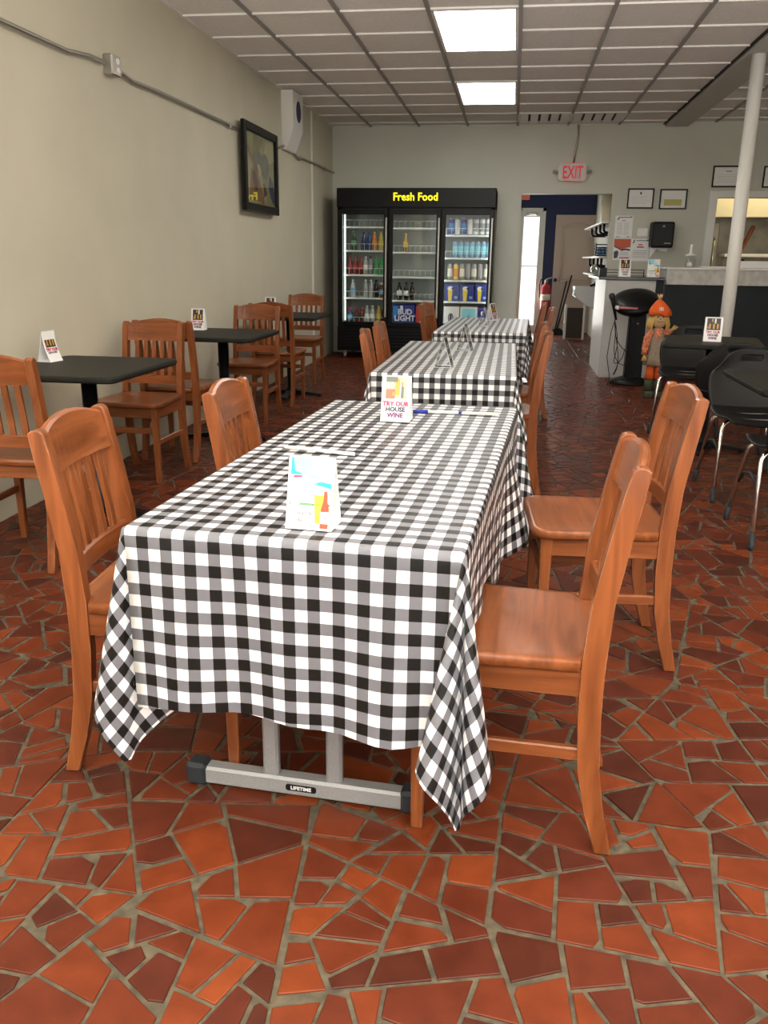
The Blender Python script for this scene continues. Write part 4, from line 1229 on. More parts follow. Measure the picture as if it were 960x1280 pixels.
bm = BM(); ring_tube(bm, [(0.69, YB - 0.02, ZC), (0.70, YB - 0.02, 2.70), (0.675, YB - 0.02, 2.52), (0.665, YB - 0.02, 2.38)], 0.0125, 8)
tag(obj('exit_sign_conduit', bm, 'steel'), 'short steel conduit dropping from the ceiling to the exit sign', 'conduit')

def framed(name, cx, cz, w, h, label, slip=False, grp=None, crest=False):
    t = thing(name, label, 'certificate', (cx, YB, cz), 0, grp)
    bm = BM(); b = 0.016
    for s in (-1, 1):
        bb(bm, s * (w / 2 - b / 2) - b / 2, s * (w / 2 - b / 2) + b / 2, -0.022, -0.002, -h / 2, h / 2, 0.002); bb(bm, -w / 2 + b, w / 2 - b, -0.022, -0.002, s * (h / 2 - b / 2) - b / 2, s * (h / 2 - b / 2) + b / 2, 0.002)
    obj('frame', bm, 'frame', t)
    bm = BM(); W = w / 2 - b; H = h / 2 - b
    it = [(rect(-W, -H, W, H), 0)]
    if slip:
        it += [(rect(-W * .72, -H * .72, W * .72, -H * .02), 1)] + [(rect(-W * .6, -H * (.15 + .15 * k), W * .6, -H * (.13 + .15 * k)), 3) for k in range(4)]
    else:
        if crest: it += [(ellipse(0.012, 0.016, 12, 0, H * .6), 2)]
        else: it += [(rect(-W * .2, H * .52, W * .2, H * .6), 2)]
        it += [(rect(-W * (.8 - .1 * (k % 2)), H * (.2 - .2 * k), W * (.75 - .12 * ((k + 1) % 3)), H * (.22 - .2 * k)), 3) for k in range(5)]
    plate(bm, it, (0, -0.006, 0), (1, 0, 0), (0, 0, 1))
    obj('document', bm, ['paper', 'yellowdoc', 'ink', 'inkgrey'], t)
framed('framed_certificate', 1.507, 1.972, 0.315, 0.235, 'black framed white certificate with a dark crest, left of the pair over the poster group', crest=True, grp='framed papers on the back wall')
framed('framed_certificate', 1.897, 1.965, 0.325, 0.235, 'black framed certificate with a yellow slip, above the paper towel dispenser', slip=True, grp='framed papers on the back wall')
framed('framed_certificate', 2.515, 2.225, 0.37, 0.245, 'black framed notice above the serving hatch, partly behind the white column', grp='framed papers on the back wall')
framed('framed_certificate', 3.10, 2.220, 0.37, 0.245, 'black framed notice cut off by the right edge of the photo', grp='framed papers on the back wall')

def poster(cx, cz, w, h, label, kind):
    bm = BM(); W, H = w / 2, h / 2
    prism(bm, rect(-W, -H, W, H), (0, 0.0, 0), (1, 0, 0), (0, 0, 1), 0.003, 0)
    if kind == 'menu':
        it = [([(-W * .8, H * .62), (-W * .6, H * .9), (-W * .5, H * .9), (-W * .62, H * .62)], 1), (rect(-W * .5, H * .82, W * .6, H * .88), 1), ([(W * .6, H * .8), (W * .9, H * .86), (W * .85, H * .95), (W * .65, H * .9)], 1), (rect(-W * .25, H * .52, W * .2, H * .57), 4)]
        it += [(rect(-W * .75, H * (.3 - .16 * k), -W * .15, H * (.33 - .16 * k)), 2) for k in range(7)] + [(rect(W * .02, H * (.3 - .16 * k), W * .6, H * (.33 - .16 * k)), 2) for k in range(7)]
        it += [(rect(-W * .8, -H * .93, -W * .4, -H * .88), 1), (rect(W * .4, -H * .93, W * .75, -H * .88), 1)]
    elif kind == 'red':
        it = [([(-W * .95, H * .35), (-W * .55, H * .1), (0, 0), (W * .45, H * .12), (W * .95, H * .2), (W * .95, H * .93), (-W * .95, H * .93)], 3),
              ([(-W * .95, H * .32), (-W * .5, H * .18), (-W * .1, 0), (W * .4, H * .08), (W * .95, 0.0), (W * .9, -H * .15), (W * .4, -H * .08), (0, -H * .16), (-W * .5, H * .06), (-W * .9, H * .2)], 1),
              ([(-W * .85, -H * .85), (-W * .45, -H * .8), (-W * .35, -H * .3), (-W * .55, -H * .1), (-W * .9, -H * .25)], 1),
              (rect(-W * .2, -H * .85, W * .85, -H * .74), 4)] + [(rect(-W * .2, -H * (.3 + .12 * k), W * .75, -H * (.27 + .12 * k)), 2) for k in range(3)]
    else:
        it = [([(-W * .85, H * .58), (-W * .7, H * .92), (-W * .58, H * .92), (-W * .72, H * .58)], 1), (rect(-W * .45, H * .8, W * .6, H * .86), 1), ([(W * .6, H * .78), (W * .92, H * .84), (W * .85, H * .95), (W * .65, H * .9)], 1),
              (rect(-W * .2, H * .42, W * .25, H * .52), 4), (rect(-W * .35, H * .2, W * .4, H * .31), 4)] + [(rect(-W * .75, -H * (.1 + .18 * k), W * .75, -H * (.06 + .18 * k)), (2, 1, 2, 2)[k]) for k in range(4)]
    plate(bm, it, (0, -0.0031, 0), (1, 0, 0), (0, 0, 1))
    tag(obj('wall_poster', bm, ['paper', 'ink', 'inkgrey', 'menured', 'inkred'], None, (cx, YB - 0.0005, cz)), label, 'poster', 'papers taped to the back wall')
poster(1.335, 1.640, 0.215, 0.262, 'white menu sheet taped above the orange poster on the back wall', 'menu')
poster(1.337, 1.372, 0.215, 0.262, 'poster with an orange red top and dark wavy edge on the back wall', 'red')
poster(1.557, 1.365, 0.225, 0.268, 'white notice with red words taped right of the orange poster', 'notice')
t = thing('thermostat', 'small white thermostat above the white notice with red words', 'thermostat', (1.565, YB, 1.573))
bm = BM(); bb(bm, -0.068, 0.068, -0.022, 0, -0.052, 0.052, 0.006); obj('cover', bm, 'whitew', t)
bm = BM(); bb(bm, -0.02, 0.025, -0.026, -0.02, -0.012, 0.022, 0.003); obj('display', bm, 'paper', t)
t = thing('towel_dispenser', 'black paper towel dispenser on the back wall with torn paper hanging out', 'paper towel dispenser', (1.795, YB, 1.545))
bm = BM(); box(bm, (0, -0.085, 0), (0.285, 0.17, 0.305), None, 0.022, seg=2)
for v in bm.verts:
    if v.co.y < -0.1: v.co.x *= 0.92
obj('case', bm, 'black', t)
bm = BM(); prism(bm, [(-0.02, 0.09), (0.02, 0.09), (0.0, 0.115)], (0, -0.1712, 0), (1, 0, 0), (0, 0, 1), 0.001); bb(bm, 0.02, 0.10, -0.172, -0.168, -0.105, -0.095); obj('emblem', bm, 'inkgrey', t)
bm = BM(); prism(bm, [(-0.13, -0.15), (0.09, -0.15), (0.07, -0.20), (0.0, -0.19), (-0.05, -0.165), (-0.13, -0.28)], (0, -0.09, 0), (1, 0, 0), (0, 0, 1), 0.002); obj('paper_towel', bm, 'paper', t)
bm = BM(); bb(bm, DX0 + 0.005, DX0 + 0.10, YB + 0.02, YB + 0.025, 1.955, 2.015); 
tag(obj('red_sign', bm, 'menured', None, (0, 0, 0)), 'small orange red sign at the top left of the doorway', 'sign')

# ------------------------------------------------------------------ counter, bar and their things
t = thing('end_counter', 'pale grey counter end with dark granite top beside the doorway', 'counter', (1.3, 9.7, 0))
lx, ly = 1.3, 9.7
def L(x0, x1, y0, y1, z0, z1, bev=0.0):
    b = BM(); bb(b, x0 - lx, x1 - lx, y0 - ly, y1 - ly, z0, z1, bev); return b
obj('front_panel', L(0.985, 1.50, 9.605, 9.66, 0, 1.035, 0.003), 'grey', t)
obj('side_panel', L(0.985, 1.06, 9.66, 10.82, 0, 1.035, 0.003), 'white', t)
obj('corner_post', L(1.50, 1.582, 9.62, 9.72, 0, 1.035, 0.003), 'slate', t)
obj('granite_top', L(0.90, 1.582, 9.57, 10.85, 1.037, 1.067, 0.005), 'granite', t)
t = thing('bar_counter', 'dark slate fronted bar counter with a pale stone ledge along the right', 'bar counter', (3.0, 9.9, 0))
lx, ly = 3.0, 9.9
obj('front_panel', L(1.602, 4.55, 9.64, 9.72, 0, 0.995), 'slate', t)
obj('stone_fascia', L(1.60, 4.55, 9.60, 9.66, 0.997, 1.150, 0.003), 'stone', t)
obj('ledge_top', L(1.585, 4.55, 9.585, 10.10, 1.150, 1.170, 0.004), 'white', t)
obj('end_post', L(1.60, 1.66, 9.72, 10.08, 0, 1.148), 'stone', t)
wine_tent((1.185, 9.78, 1.068), R_(2), 'house wine table tent on the granite counter top', 'house wine table tents', w=0.12, h=0.185, d=0.09)
beer_tent((1.485, 9.78, 1.068), R_(-4), 'small beer advert table tent on the granite counter, right of the wine tent', w=0.125, h=0.185, d=0.08)
t = thing('counter_rail', 'low dark metal rail on the granite counter behind the two tents', 'rail', (1.2, 10.0, 1.067))
bm = BM(); ring_tube(bm, [(-0.2, 0, 0), (-0.2, 0, 0.07), (0.22, 0, 0.07), (0.22, 0, 0)], 0.006, 6); ring_tube(bm, [(-0.2, 0, 0.04), (0.22, 0, 0.04)], 0.004, 6); obj('rail_frame', bm, 'blackmetal', t)
bm = BM(); bb(bm, -0.26, -0.18, -0.04, 0.04, 0, 0.09, 0.004); obj('card_box', bm, 'black', t)
t = thing('glass_dispenser', 'clear glass pump dispenser standing on the pale stone ledge', 'dispenser', (1.865, 9.82, 1.170))
bm = BM(); lathe(bm, [(0.050, 0), (0.055, 0.02), (0.050, 0.09), (0.030, 0.11), (0.030, 0.125)], 16); obj('jar', bm, 'clear', t)
bm = BM(); lathe(bm, [(0.055, 0.120), (0.058, 0.130), (0.03, 0.142), (0.018, 0.15), (0.018, 0.235)], 16); obj('pump', bm, 'white', t)
bm = BM(); lathe(bm, [(0.03, 0.004), (0.036, 0.04), (0.02, 0.06)], 14); obj('filling', bm, 'white', t)
bm = BM(); bb(bm, -0.16, 0.16, -0.08, 0.08, 0.0, 0.016, 0.004)
tag(obj('serving_tray', bm, 'whitew', None, (2.13, 9.84, 1.170)), 'flat white tray on the stone ledge between the dispenser and the column', 'tray')
t = thing('receipt_machine', 'small white counter machine behind the white column on the ledge', 'machine', (2.50, 9.86, 1.170))
bm = BM(); prism(bm, [(-0.10, 0), (0.12, 0), (0.12, 0.05), (-0.10, 0.075)], (-0.22, 0, 0), (0, 1, 0), (0, 0, 1), 0.44, bev=0.006); obj('case', bm, 'whitew', t)
bm = BM(); bb(bm, -0.17, -0.09, -0.06, 0.02, 0.066, 0.092, 0.004); obj('reader', bm, 'black', t)

# kitchen interior seen through the hatch
bm = BM(); bb(bm, 2.05, 4.55, 12.35, 12.45, 1.80, 2.65, 0.004)
tag(obj('extractor_hood', bm, 'cream'), 'cream hood panel across the top of the serving hatch', 'hood')
t = thing('kitchen_shelf', 'steel shelf inside the serving hatch, right of the column', 'shelf', (3.3, 12.5, 1.32))
bm = BM(); bb(bm, -0.52, 0.9, -0.12, 0.25, -0.02, 0.02, 0.004); obj('board', bm, 'whitew', t)
for x in (-0.45, 0.8):
    bm = BM(); bb(bm, x - 0.015, x + 0.015, 0.2, 0.23, -1.3, 0); obj('upright', bm, 'stainless', t)
t = thing('wooden_paddle', 'long wooden handled tool leaning up inside the serving hatch', 'tool', (3.07, 12.52, 1.34))
bm = BM(); ring_tube(bm, [(-0.07, 0.02, 0.0), (0.07, 0.02, 0.34), (0.075, 0.02, 0.36)], [0.026, 0.030, 0.02], 10); obj('handle', bm, 'woodz', t)
bm = BM(); bb(bm, 2.05, 4.55, 11.75, 12.3, 0.0, 1.10)
tag(obj('prep_counter', bm, 'stainless'), 'steel prep counter inside the serving hatch', 'counter')
t = thing('prep_fridge', 'tall pale steel unit at the left inside the serving hatch', 'kitchen unit', (2.42, 13.0, 0))
bm = BM(); bb(bm, -0.34, 0.34, -0.25, 0.35, 0, 1.75, 0.01); obj('case', bm, 'stainless', t)
bm = BM(); ring_tube(bm, [(0.28, -0.27, 1.0), (0.28, -0.30, 1.05), (0.28, -0.30, 1.5), (0.28, -0.27, 1.55)], 0.012, 8); obj('handle', bm, 'chrome', t)

# ------------------------------------------------------------------ karaoke pedestal + microphone
t = thing('pedestal_machine', 'black pedestal machine with an oval head in front of the grey counter', 'machine', (1.262, 9.18, 0))
bm = BM(); lathe(bm, [(0.10, 0.79 - 0.82), (0.205, 0.0 - 0.02), (0.232, 0.02), (0.225, 0.05), (0.15, 0.085), (0.05, 0.10)], 28)
bmesh.ops.rotate(bm, cent=(0, 0, 0), matrix=Matrix.Rotation(R_(28), 3, 'X'), verts=bm.verts[:])
bmesh.ops.rotate(bm, cent=(0, 0, 0), matrix=Matrix.Rotation(R_(-8), 3, 'Y'), verts=bm.verts[:])
bmesh.ops.translate(bm, vec=(-0.015, 0, 0.81), verts=bm.verts[:]); obj('oval_head', bm, 'black', t)
bm = BM(); prism(bm, [(-0.088, 0.04), (0.088, 0.04), (0.080, 0.75), (0.03, 0.80), (-0.03, 0.80), (-0.080, 0.75)], (0.02, 0.07, 0), (1, 0, 0), (0, 0, 1), 0.14, bev=0.012); obj('column', bm, 'black', t)
bm = BM(); lathe(bm, [(0.21, 0.0), (0.21, 0.02), (0.17, 0.05), (0.09, 0.075)], 24, sy=0.85); obj('base', bm, 'black', t)
bm = BM(); lathe(bm, [(0.008, 0), (0.012, 0.004), (0.008, 0.008)], 10); bmesh.ops.rotate(bm, cent=(0, 0, 0), matrix=Matrix.Rotation(PI / 2, 3, 'X'), verts=bm.verts[:]); bmesh.ops.translate(bm, vec=(0.02, -0.072, 0.62), verts=bm.verts[:]); obj('knob', bm, 'chrome', t)
bm = BM(); ring_tube(bm, [(-0.20, -0.20, 0.78), (-0.02, -0.215, 0.775), (0.0, -0.12, 0.77)], 0.012, 8); obj('pink_holder', bm, 'pink', t)
bm = BM(); ring_tube(bm, [(-0.235, -0.185, 0.782), (-0.195, -0.20, 0.78)], 0.020, 10); obj('white_collar', bm, 'whitew', t)
t = thing('microphone', 'black microphone hanging left of the oval pedestal head with looped cables', 'microphone', (1.010, 8.99, 0.74))
bm = BM(); ring_tube(bm, [(0.04, 0, -0.08), (0.0, 0, 0.08), (-0.012, 0, 0.12)], [0.012, 0.020, 0.022], 10); obj('handle', bm, 'black', t)
bm = BM(); ring_tube(bm, [(-0.012, 0, 0.12), (-0.018, 0, 0.14), (-0.026, 0, 0.17), (-0.028, 0, 0.18)], [0.022, 0.031, 0.028, 0.012], 12); obj('grille', bm, 'darkcap', t)
R = random.Random(5)
for k in range(4):
    bm = BM(); x1 = 0.10 + 0.05 * k; pts = []
    for i in range(15):
        f = i / 14
        pts.append((0.03 + (x1 - 0.03) * f + 0.045 * math.sin(5.5 * f + k * 1.4) * math.sin(PI * f), 0.0 + 0.01 * k - 0.02 * math.sin(PI * f), -0.08 - (0.55 - 0.05 * k) * math.sin(PI * min(1, f * 0.72)) + (0.10 * f if k % 2 else 0)))
    ring_tube(bm, pts, 0.0040, 6); obj('cable', bm, 'black', t)
bm = BM(); ring_tube(bm, [(0.03, 0, -0.08), (0.0, 0.0, -0.2), (-0.02, -0.01, -0.45), (0.02, -0.03, -0.65), (0.0, -0.06, -0.730), (0.12, -0.09, -0.735)], 0.0042, 6); obj('cable', bm, 'black', t)

# ------------------------------------------------------------------ scarecrow doll
t = thing('scarecrow_doll', 'scarecrow doll with a floppy orange hat standing before the black pedestal machine', 'doll', (1.355, 8.28, 0))
bm = BM(); lathe(bm, [(0.02, 0.645), (0.045, 0.655), (0.066, 0.69), (0.070, 0.73), (0.058, 0.775), (0.03, 0.80)], 20, sy=0.9)
obj('head', bm, 'burlap', t)
bm = BM()
for s in (-1, 1):
    bmesh.ops.create_uvsphere(bm, u_segments=8, v_segments=6, radius=0.007, matrix=Matrix.Translation((s * 0.022, -0.060, 0.742)))
ring_tube(bm, [(-0.026, -0.060, 0.708), (-0.012, -0.064, 0.698), (0.012, -0.064, 0.698), (0.026, -0.060, 0.708)], 0.0025, 5)
bmesh.ops.create_uvsphere(bm, u_segments=8, v_segments=6, radius=0.006, matrix=Matrix.Translation((0, -0.066, 0.722)))
obj('face', bm, 'photo', t)
bm = BM()
for s in (-1, 1):
    for k in range(7):
        x = s * (0.048 + 0.006 * k); y = -0.035 + 0.012 * k
        ring_tube(bm, [(s * 0.03, y, 0.775), (x, y - 0.01, 0.73), (x + s * 0.016, y, 0.67), (x + s * 0.012, y, 0.62 + 0.01 * (k % 3))], [0.006, 0.008, 0.008, 0.004], 6)
for k in range(6): ring_tube(bm, [(-0.04 + 0.016 * k, -0.055, 0.785), (-0.042 + 0.017 * k, -0.066, 0.755)], [0.007, 0.004], 6)
obj('hair', bm, 'straw', t)
bm = BM(); lathe(bm, [(0.085, 0.745), (0.105, 0.752), (0.098, 0.79), (0.075, 0.825), (0.045, 0.86), (0.018, 0.885)], 22, (0.005, 0.01, 0.01))
for v in bm.verts:
    a = math.atan2(v.co.y, v.co.x)
    if v.co.z < 0.80: v.co.z += 0.012 * math.sin(3 * a + 1)
    v.co.x += (v.co.z - 0.76) * -0.12
obj('hat', bm, 'orange', t)
bm = BM(); plate(bm, [(rect(-0.018, -0.015, 0.018, 0.015), 0)], (-0.005, -0.088, 0.815), (1, 0, 0), (0, 0.35, 0.93))
for k in range(3): plate(bm, [(rect(-0.014 + 0.011 * k, -0.013, -0.009 + 0.011 * k, 0.013), 1)], (-0.005, -0.0895, 0.815), (1, 0, 0), (0, 0.35, 0.93))
obj('hat_patch', bm, ['paper', 'orange'], t)
bm = BM()
for k in range(9):
    a = k * 0.7; ring_tube(bm, [(-0.012, 0.01, 0.88), (-0.012 + 0.025 * math.cos(a), 0.01 + 0.025 * math.sin(a), 0.935 + 0.006 * (k % 3))], [0.006, 0.003], 5)
obj('straw_tuft', bm, 'burlap', t)
bm = BM(); lathe(bm, [(0.098, 0.300), (0.110, 0.302), (0.105, 0.36), (0.085, 0.46), (0.062, 0.57), (0.05, 0.63), (0.025, 0.65)], 22, sy=0.8)
for v in bm.verts:
    a = math.atan2(v.co.y, v.co.x)
    if v.co.z < 0.45: v.co.x *= 1 + 0.06 * math.sin(7 * a); v.co.y *= 1 + 0.06 * math.sin(7 * a)
obj('dress', bm, 'tan', t)
bm = BM(); ring_tube(bm, [(-0.05, -0.01, 0.61), (-0.095, -0.03, 0.55), (-0.11, -0.05, 0.45), (-0.115, -0.06, 0.40)], [0.030, 0.036, 0.032, 0.026], 10); obj('sleeve', bm, 'plaid', t)
bm = BM(); ring_tube(bm, [(0.05, -0.01, 0.61), (0.085, -0.02, 0.60), (0.105, -0.03, 0.63)], [0.028, 0.030, 0.022], 10); obj('sleeve', bm, 'plaid', t)
bm = BM()
for k in range(5): ring_tube(bm, [(-0.115, -0.06, 0.405), (-0.135 + 0.012 * k, -0.07, 0.345)], [0.006, 0.004], 5)
obj('hand', bm, 'straw', t)
bm = BM()
for k in range(5): ring_tube(bm, [(0.105, -0.03, 0.625), (0.135 + 0.012 * k, -0.035, 0.675 - 0.006 * k)], [0.006, 0.004], 5)
obj('hand', bm, 'straw', t)
bm = BM(); prism(bm, [(-0.03, 0.64), (0.03, 0.64), (0.012, 0.55), (-0.018, 0.54)], (0, -0.052, 0), (1, 0, 0), (0, 0, 1), 0.008); obj('scarf', bm, 'plaid', t)
for s in (-1, 1):
    bm = BM(); ring_tube(bm, [(s * 0.038, 0, 0.34), (s * 0.040, 0, 0.24), (s * 0.042, 0, 0.175)], [0.034, 0.038, 0.044], 12); obj('trouser_leg', bm, 'orange', t)
    bm = BM(); ring_tube(bm, [(s * 0.042, 0, 0.185), (s * 0.042, 0, 0.06)], [0.036, 0.038], 12); box(bm, (s * 0.042, -0.03, 0.03), (0.075, 0.13, 0.06), None, 0.018, seg=2); obj('boot', bm, 'olive', t)

# ------------------------------------------------------------------ passage contents
t = thing('fire_extinguisher', 'red fire extinguisher on the navy wall right of the glass door', 'fire extinguisher', (0.575, 15.47, 0.40))
bm = BM(); lathe(bm, [(0.08, 0), (0.085, 0.02), (0.085, 0.36), (0.06, 0.42), (0.03, 0.44)], 18); obj('cylinder', bm, 'red', t)
bm = BM(); lathe(bm, [(0.086, 0.16), (0.086, 0.26)], 18); obj('label_band', bm, 'foam', t)
bm = BM(); lathe(bm, [(0.032, 0.44), (0.032, 0.50)], 12); ring_tube(bm, [(-0.03, 0, 0.50), (0.11, 0, 0.545)], 0.012, 8); obj('valve', bm, 'steel', t)
bm = BM(); ring_tube(bm, [(0, 0, 0.52), (-0.09, 0, 0.51), (-0.115, 0, 0.42), (-0.105, 0, 0.2)], 0.012, 8); obj('hose', bm, 'black', t)
t = thing('broom_and_dustpan', 'long handled black dustpan with a broom leaning on the beige door', 'dustpan', (0.80, 15.15, 0))
bm = BM(); ring_tube(bm, [(0.0, 0.03, 0.10), (0.20, 0.36, 0.98)], 0.013, 8); obj('broom_handle', bm, 'blackmetal', t)
bm = BM(); ring_tube(bm, [(-0.04, 0.0, 0.08), (0.12, 0.35, 0.88)], 0.012, 8); obj('pan_handle', bm, 'blackmetal', t)
bm = BM(); prism(bm, [(-0.14, 0), (0.12, 0), (0.08, 0.09), (-0.04, 0.13), (-0.12, 0.04)], (0, 0.14, 0.0), (1, 0, 0), (0, 0, 1), 0.22, bev=0.008); obj('dustpan', bm, 'black', t)
t = thing('folded_board', 'dark brown board in a white frame standing under the white sink', 'board', (0.985, 14.3, 0))
bm = BM(); bb(bm, -0.10, 0.16, -0.02, 0.02, 0.02, 0.50, 0.004); obj('panel', bm, 'brown', t)
for x in (-0.115, 0.175):
    bm = BM(); bb(bm, x - 0.018, x + 0.018, -0.03, 0.03, 0, 0.55, 0.004); obj('frame_post', bm, 'white', t)
t = thing('wall_sink', 'white wall basin with a bluish panel in the passage behind the counter', 'sink', (1.34, 13.0, 0.60))
bm = BM(); prism(bm, [(0, -0.12), (-0.30, 0.02), (-0.44, 0.12), (-0.46, 0.27), (0, 0.27)], (0, 0.22, 0), (1, 0, 0), (0, 0, 1), 0.44, bev=0.012); obj('basin', bm, 'whitew', t)
bm = BM(); box(bm, (-0.455, 0, 0.195), (0.006, 0.30, 0.12), Matrix.Rotation(0.12, 3, 'Y')); obj('blue_panel', bm, 'palaqua', t)
bm = BM(); ring_tube(bm, [(-0.02, -0.1, 0.30), (-0.16, -0.1, 0.31), (-0.24, -0.1, 0.28)], 0.018, 8); bb(bm, -0.18, -0.02, -0.05, 0.10, 0.275, 0.34, 0.006); obj('tap', bm, 'blackmetal', t)
bm = BM(); ring_tube(bm, [(-0.1, 0, -0.08), (-0.1, 0, -0.2), (-0.02, 0, -0.24)], 0.03, 8); obj('drain', bm, 'blackmetal', t)
t = thing('pipe_shelf', 'white board shelves on black pipe brackets in the passage', 'shelf', (1.34, 13.1, 1.3))
for z, w_, l_ in ((1.70, 0.26, 1.38), (1.275, 0.26, 1.38), (1.04, 0.26, 1.0)):
    bm = BM(); bb(bm, -w_, 0, -l_, l_, z - 1.3 - 0.012, z - 1.3 + 0.012, 0.003); obj('board', bm, 'white', t)
    if z > 1.1:
        for y in (-1.25, -0.75, -0.15, 0.55):
            bm = BM(); ring_tube(bm, [(-w_ + 0.05, y, z - 1.3 - 0.012), (-w_ + 0.05, y, z - 1.3 - 0.095), (-w_ + 0.075, y, z - 1.3 - 0.12), (-0.01, y, z - 1.3 - 0.12)], 0.017, 8); obj('pipe_bracket', bm, 'blackmetal', t)
bm = BM(); ring_tube(bm, [(-0.09, -1.2, -0.145), (-0.09, -1.2, -0.248)], 0.016, 8); obj('pipe_bracket', bm, 'blackmetal', t)
t = thing('storage_crate', 'dark wire crate with blue contents on the passage shelf', 'crate', (1.20, 12.05, 1.288))
bm = BM(); bb(bm, -0.14, 0.14, -0.10, 0.10, 0, 0.012)
for k in range(4): ring_tube(bm, [(-0.14, -0.1, 0.04 + 0.035 * k), (0.14, -0.1, 0.04 + 0.035 * k), (0.14, 0.1, 0.04 + 0.035 * k), (-0.14, 0.1, 0.04 + 0.035 * k), (-0.14, -0.1, 0.04 + 0.035 * k)], 0.006, 5)
for x in (-0.14, 0.14):
    for y in (-0.1, 0.1): ring_tube(bm, [(x, y, 0), (x, y, 0.16)], 0.007, 5)
obj('wire_basket', bm, 'blackmetal', t)
bm = BM()
for k in range(5): bb(bm, -0.12 + 0.05 * k, -0.08 + 0.05 * k, -0.08, 0.08, 0.012, 0.11 + 0.01 * (k % 2), 0.006)
obj('contents', bm, 'sky', t)
bm = BM(); lathe(bm, [(0.05, 0.0), (0.085, 0.03), (0.09, 0.08), (0.06, 0.12), (0.02, 0.135)], 18)
tag(obj('steel_bowl', bm, 'chrome', None, (1.165, 12.75, 1.053)), 'round shiny steel pot on the lowest passage shelf', 'pot')
bm = BM(); bb(bm, 1.09, 1.205, 11.85, 12.1, 1.713, 2.68); 
t = tag(obj('tall_carton', bm, 'cream'), 'tall cream carton standing on the top passage shelf', 'carton')
bm = BM(); bb(bm, 1.21, 1.335, 11.80, 12.1, 1.713, 2.68, 0.004)
tag(obj('tall_carton', bm, 'stainless'), 'tall greyish carton on the top passage shelf, right of the cream one', 'carton')

# ------------------------------------------------------------------ three door fridge
FX0, FX1, FY0, FY1 = -2.165, -0.245, 10.74, 11.46
ft = thing('display_fridge', 'black three door glass display fridge against the back wall', 'fridge', (-1.205, 11.1, 0))
ox, oy = -1.205, 11.1
def FB(x0, x1, y0, y1, z0, z1, bev=0.0, b=None):
    b = b or BM(); bb(b, x0 - ox, x1 - ox, y0 - oy, y1 - oy, z0, z1, bev); return b
b = FB(FX0, FX0 + 0.05, FY0 + 0.04, FY1, 0.10, 2.03); FB(FX1 - 0.05, FX1, FY0 + 0.04, FY1, 0.10, 2.03, 0, b)
FB(FX0, FX1, FY1 - 0.04, FY1, 0.10, 2.03, 0, b); FB(FX0, FX1, FY0 + 0.04, FY1, 1.80, 2.03, 0, b); FB(FX0, FX1, FY0 + 0.04, FY1, 0.10, 0.42, 0, b)
obj('cabinet', b, 'fridge', ft)
b = FB(FX0 + 0.05, FX0 + 0.06, FY0 + 0.06, FY1 - 0.04, 0.42, 1.80); FB(FX1 - 0.06, FX1 - 0.05, FY0 + 0.06, FY1 - 0.04, 0.42, 1.80, 0, b)
FB(FX0 + 0.05, FX1 - 0.05, FY1 - 0.05, FY1 - 0.04, 0.42, 1.80, 0, b); FB(FX0 + 0.05, FX1 - 0.05, FY0 + 0.06, FY1 - 0.04, 0.42, 0.432, 0, b); FB(FX0 + 0.05, FX1 - 0.05, FY0 + 0.06, FY1 - 0.04, 1.79, 1.80, 0, b)
obj('inner_liner', b, 'fridgein', ft)
hd = obj('header', FB(FX0, FX1, FY0 - 0.01, FY0 + 0.04, 1.815, 2.035, 0.006), 'fridge', ft)
bm = BM(); text_mesh(bm, 'Fresh Food', 0.125, (-1.205 - ox, FY0 - 0.0125 - oy, 1.895), (1, 0, 0), (0, 0, 1), 0.0028, 0.001, sx=0.95)
obj('sign_lettering', bm, 'yellow', hd)
DR = [(-2.150, -1.535), (-1.525, -0.895), (-0.885, -0.262)]
MULL = [-1.53, -0.89]
for x in MULL:
    obj('mullion', FB(x - 0.025, x + 0.025, FY0 + 0.045, FY0 + 0.10, 0.42, 1.80), 'fridge', ft)
for x in (FX0 + 0.085, -1.555, -1.505, -0.915, -0.865, FX1 - 0.062):
    bm = BM(); ring_tube(bm, [(x - ox, FY0 + 0.09 - oy, 0.47), (x - ox, FY0 + 0.09 - oy, 1.76)], 0.009, 6); obj('lamp_tube', bm, 'lampr' if x > -0.88 else 'lamp', ft)
for k, (x0, x1) in enumerate(DR):
    b = FB(x0, x0 + 0.052, FY0, FY0 + 0.036, 0.405, 1.795, 0.004); FB(x1 - 0.052, x1, FY0, FY0 + 0.036, 0.405, 1.795, 0.004, b)
    FB(x0 + 0.05, x1 - 0.05, FY0, FY0 + 0.036, 1.735, 1.795, 0.004, b); FB(x0 + 0.05, x1 - 0.05, FY0, FY0 + 0.036, 0.405, 0.460, 0.004, b)
    d = obj('door', b, 'fridge', ft)
    obj('door_glass', FB(x0 + 0.05, x1 - 0.05, FY0 + 0.014, FY0 + 0.020, 0.458, 1.737), 'glass', d)
    hx_ = x1 - 0.018
    obj('door_handle', FB(hx_ - 0.012, hx_ + 0.012, FY0 - 0.028, FY0 - 0.001, 0.52, 1.70, 0.005), 'steel', d)
SHZ = [[1.600, 1.320, 1.030, 0.750], [1.590, 1.305, 1.012, 0.727], [1.510, 1.245, 0.980, 0.725]]
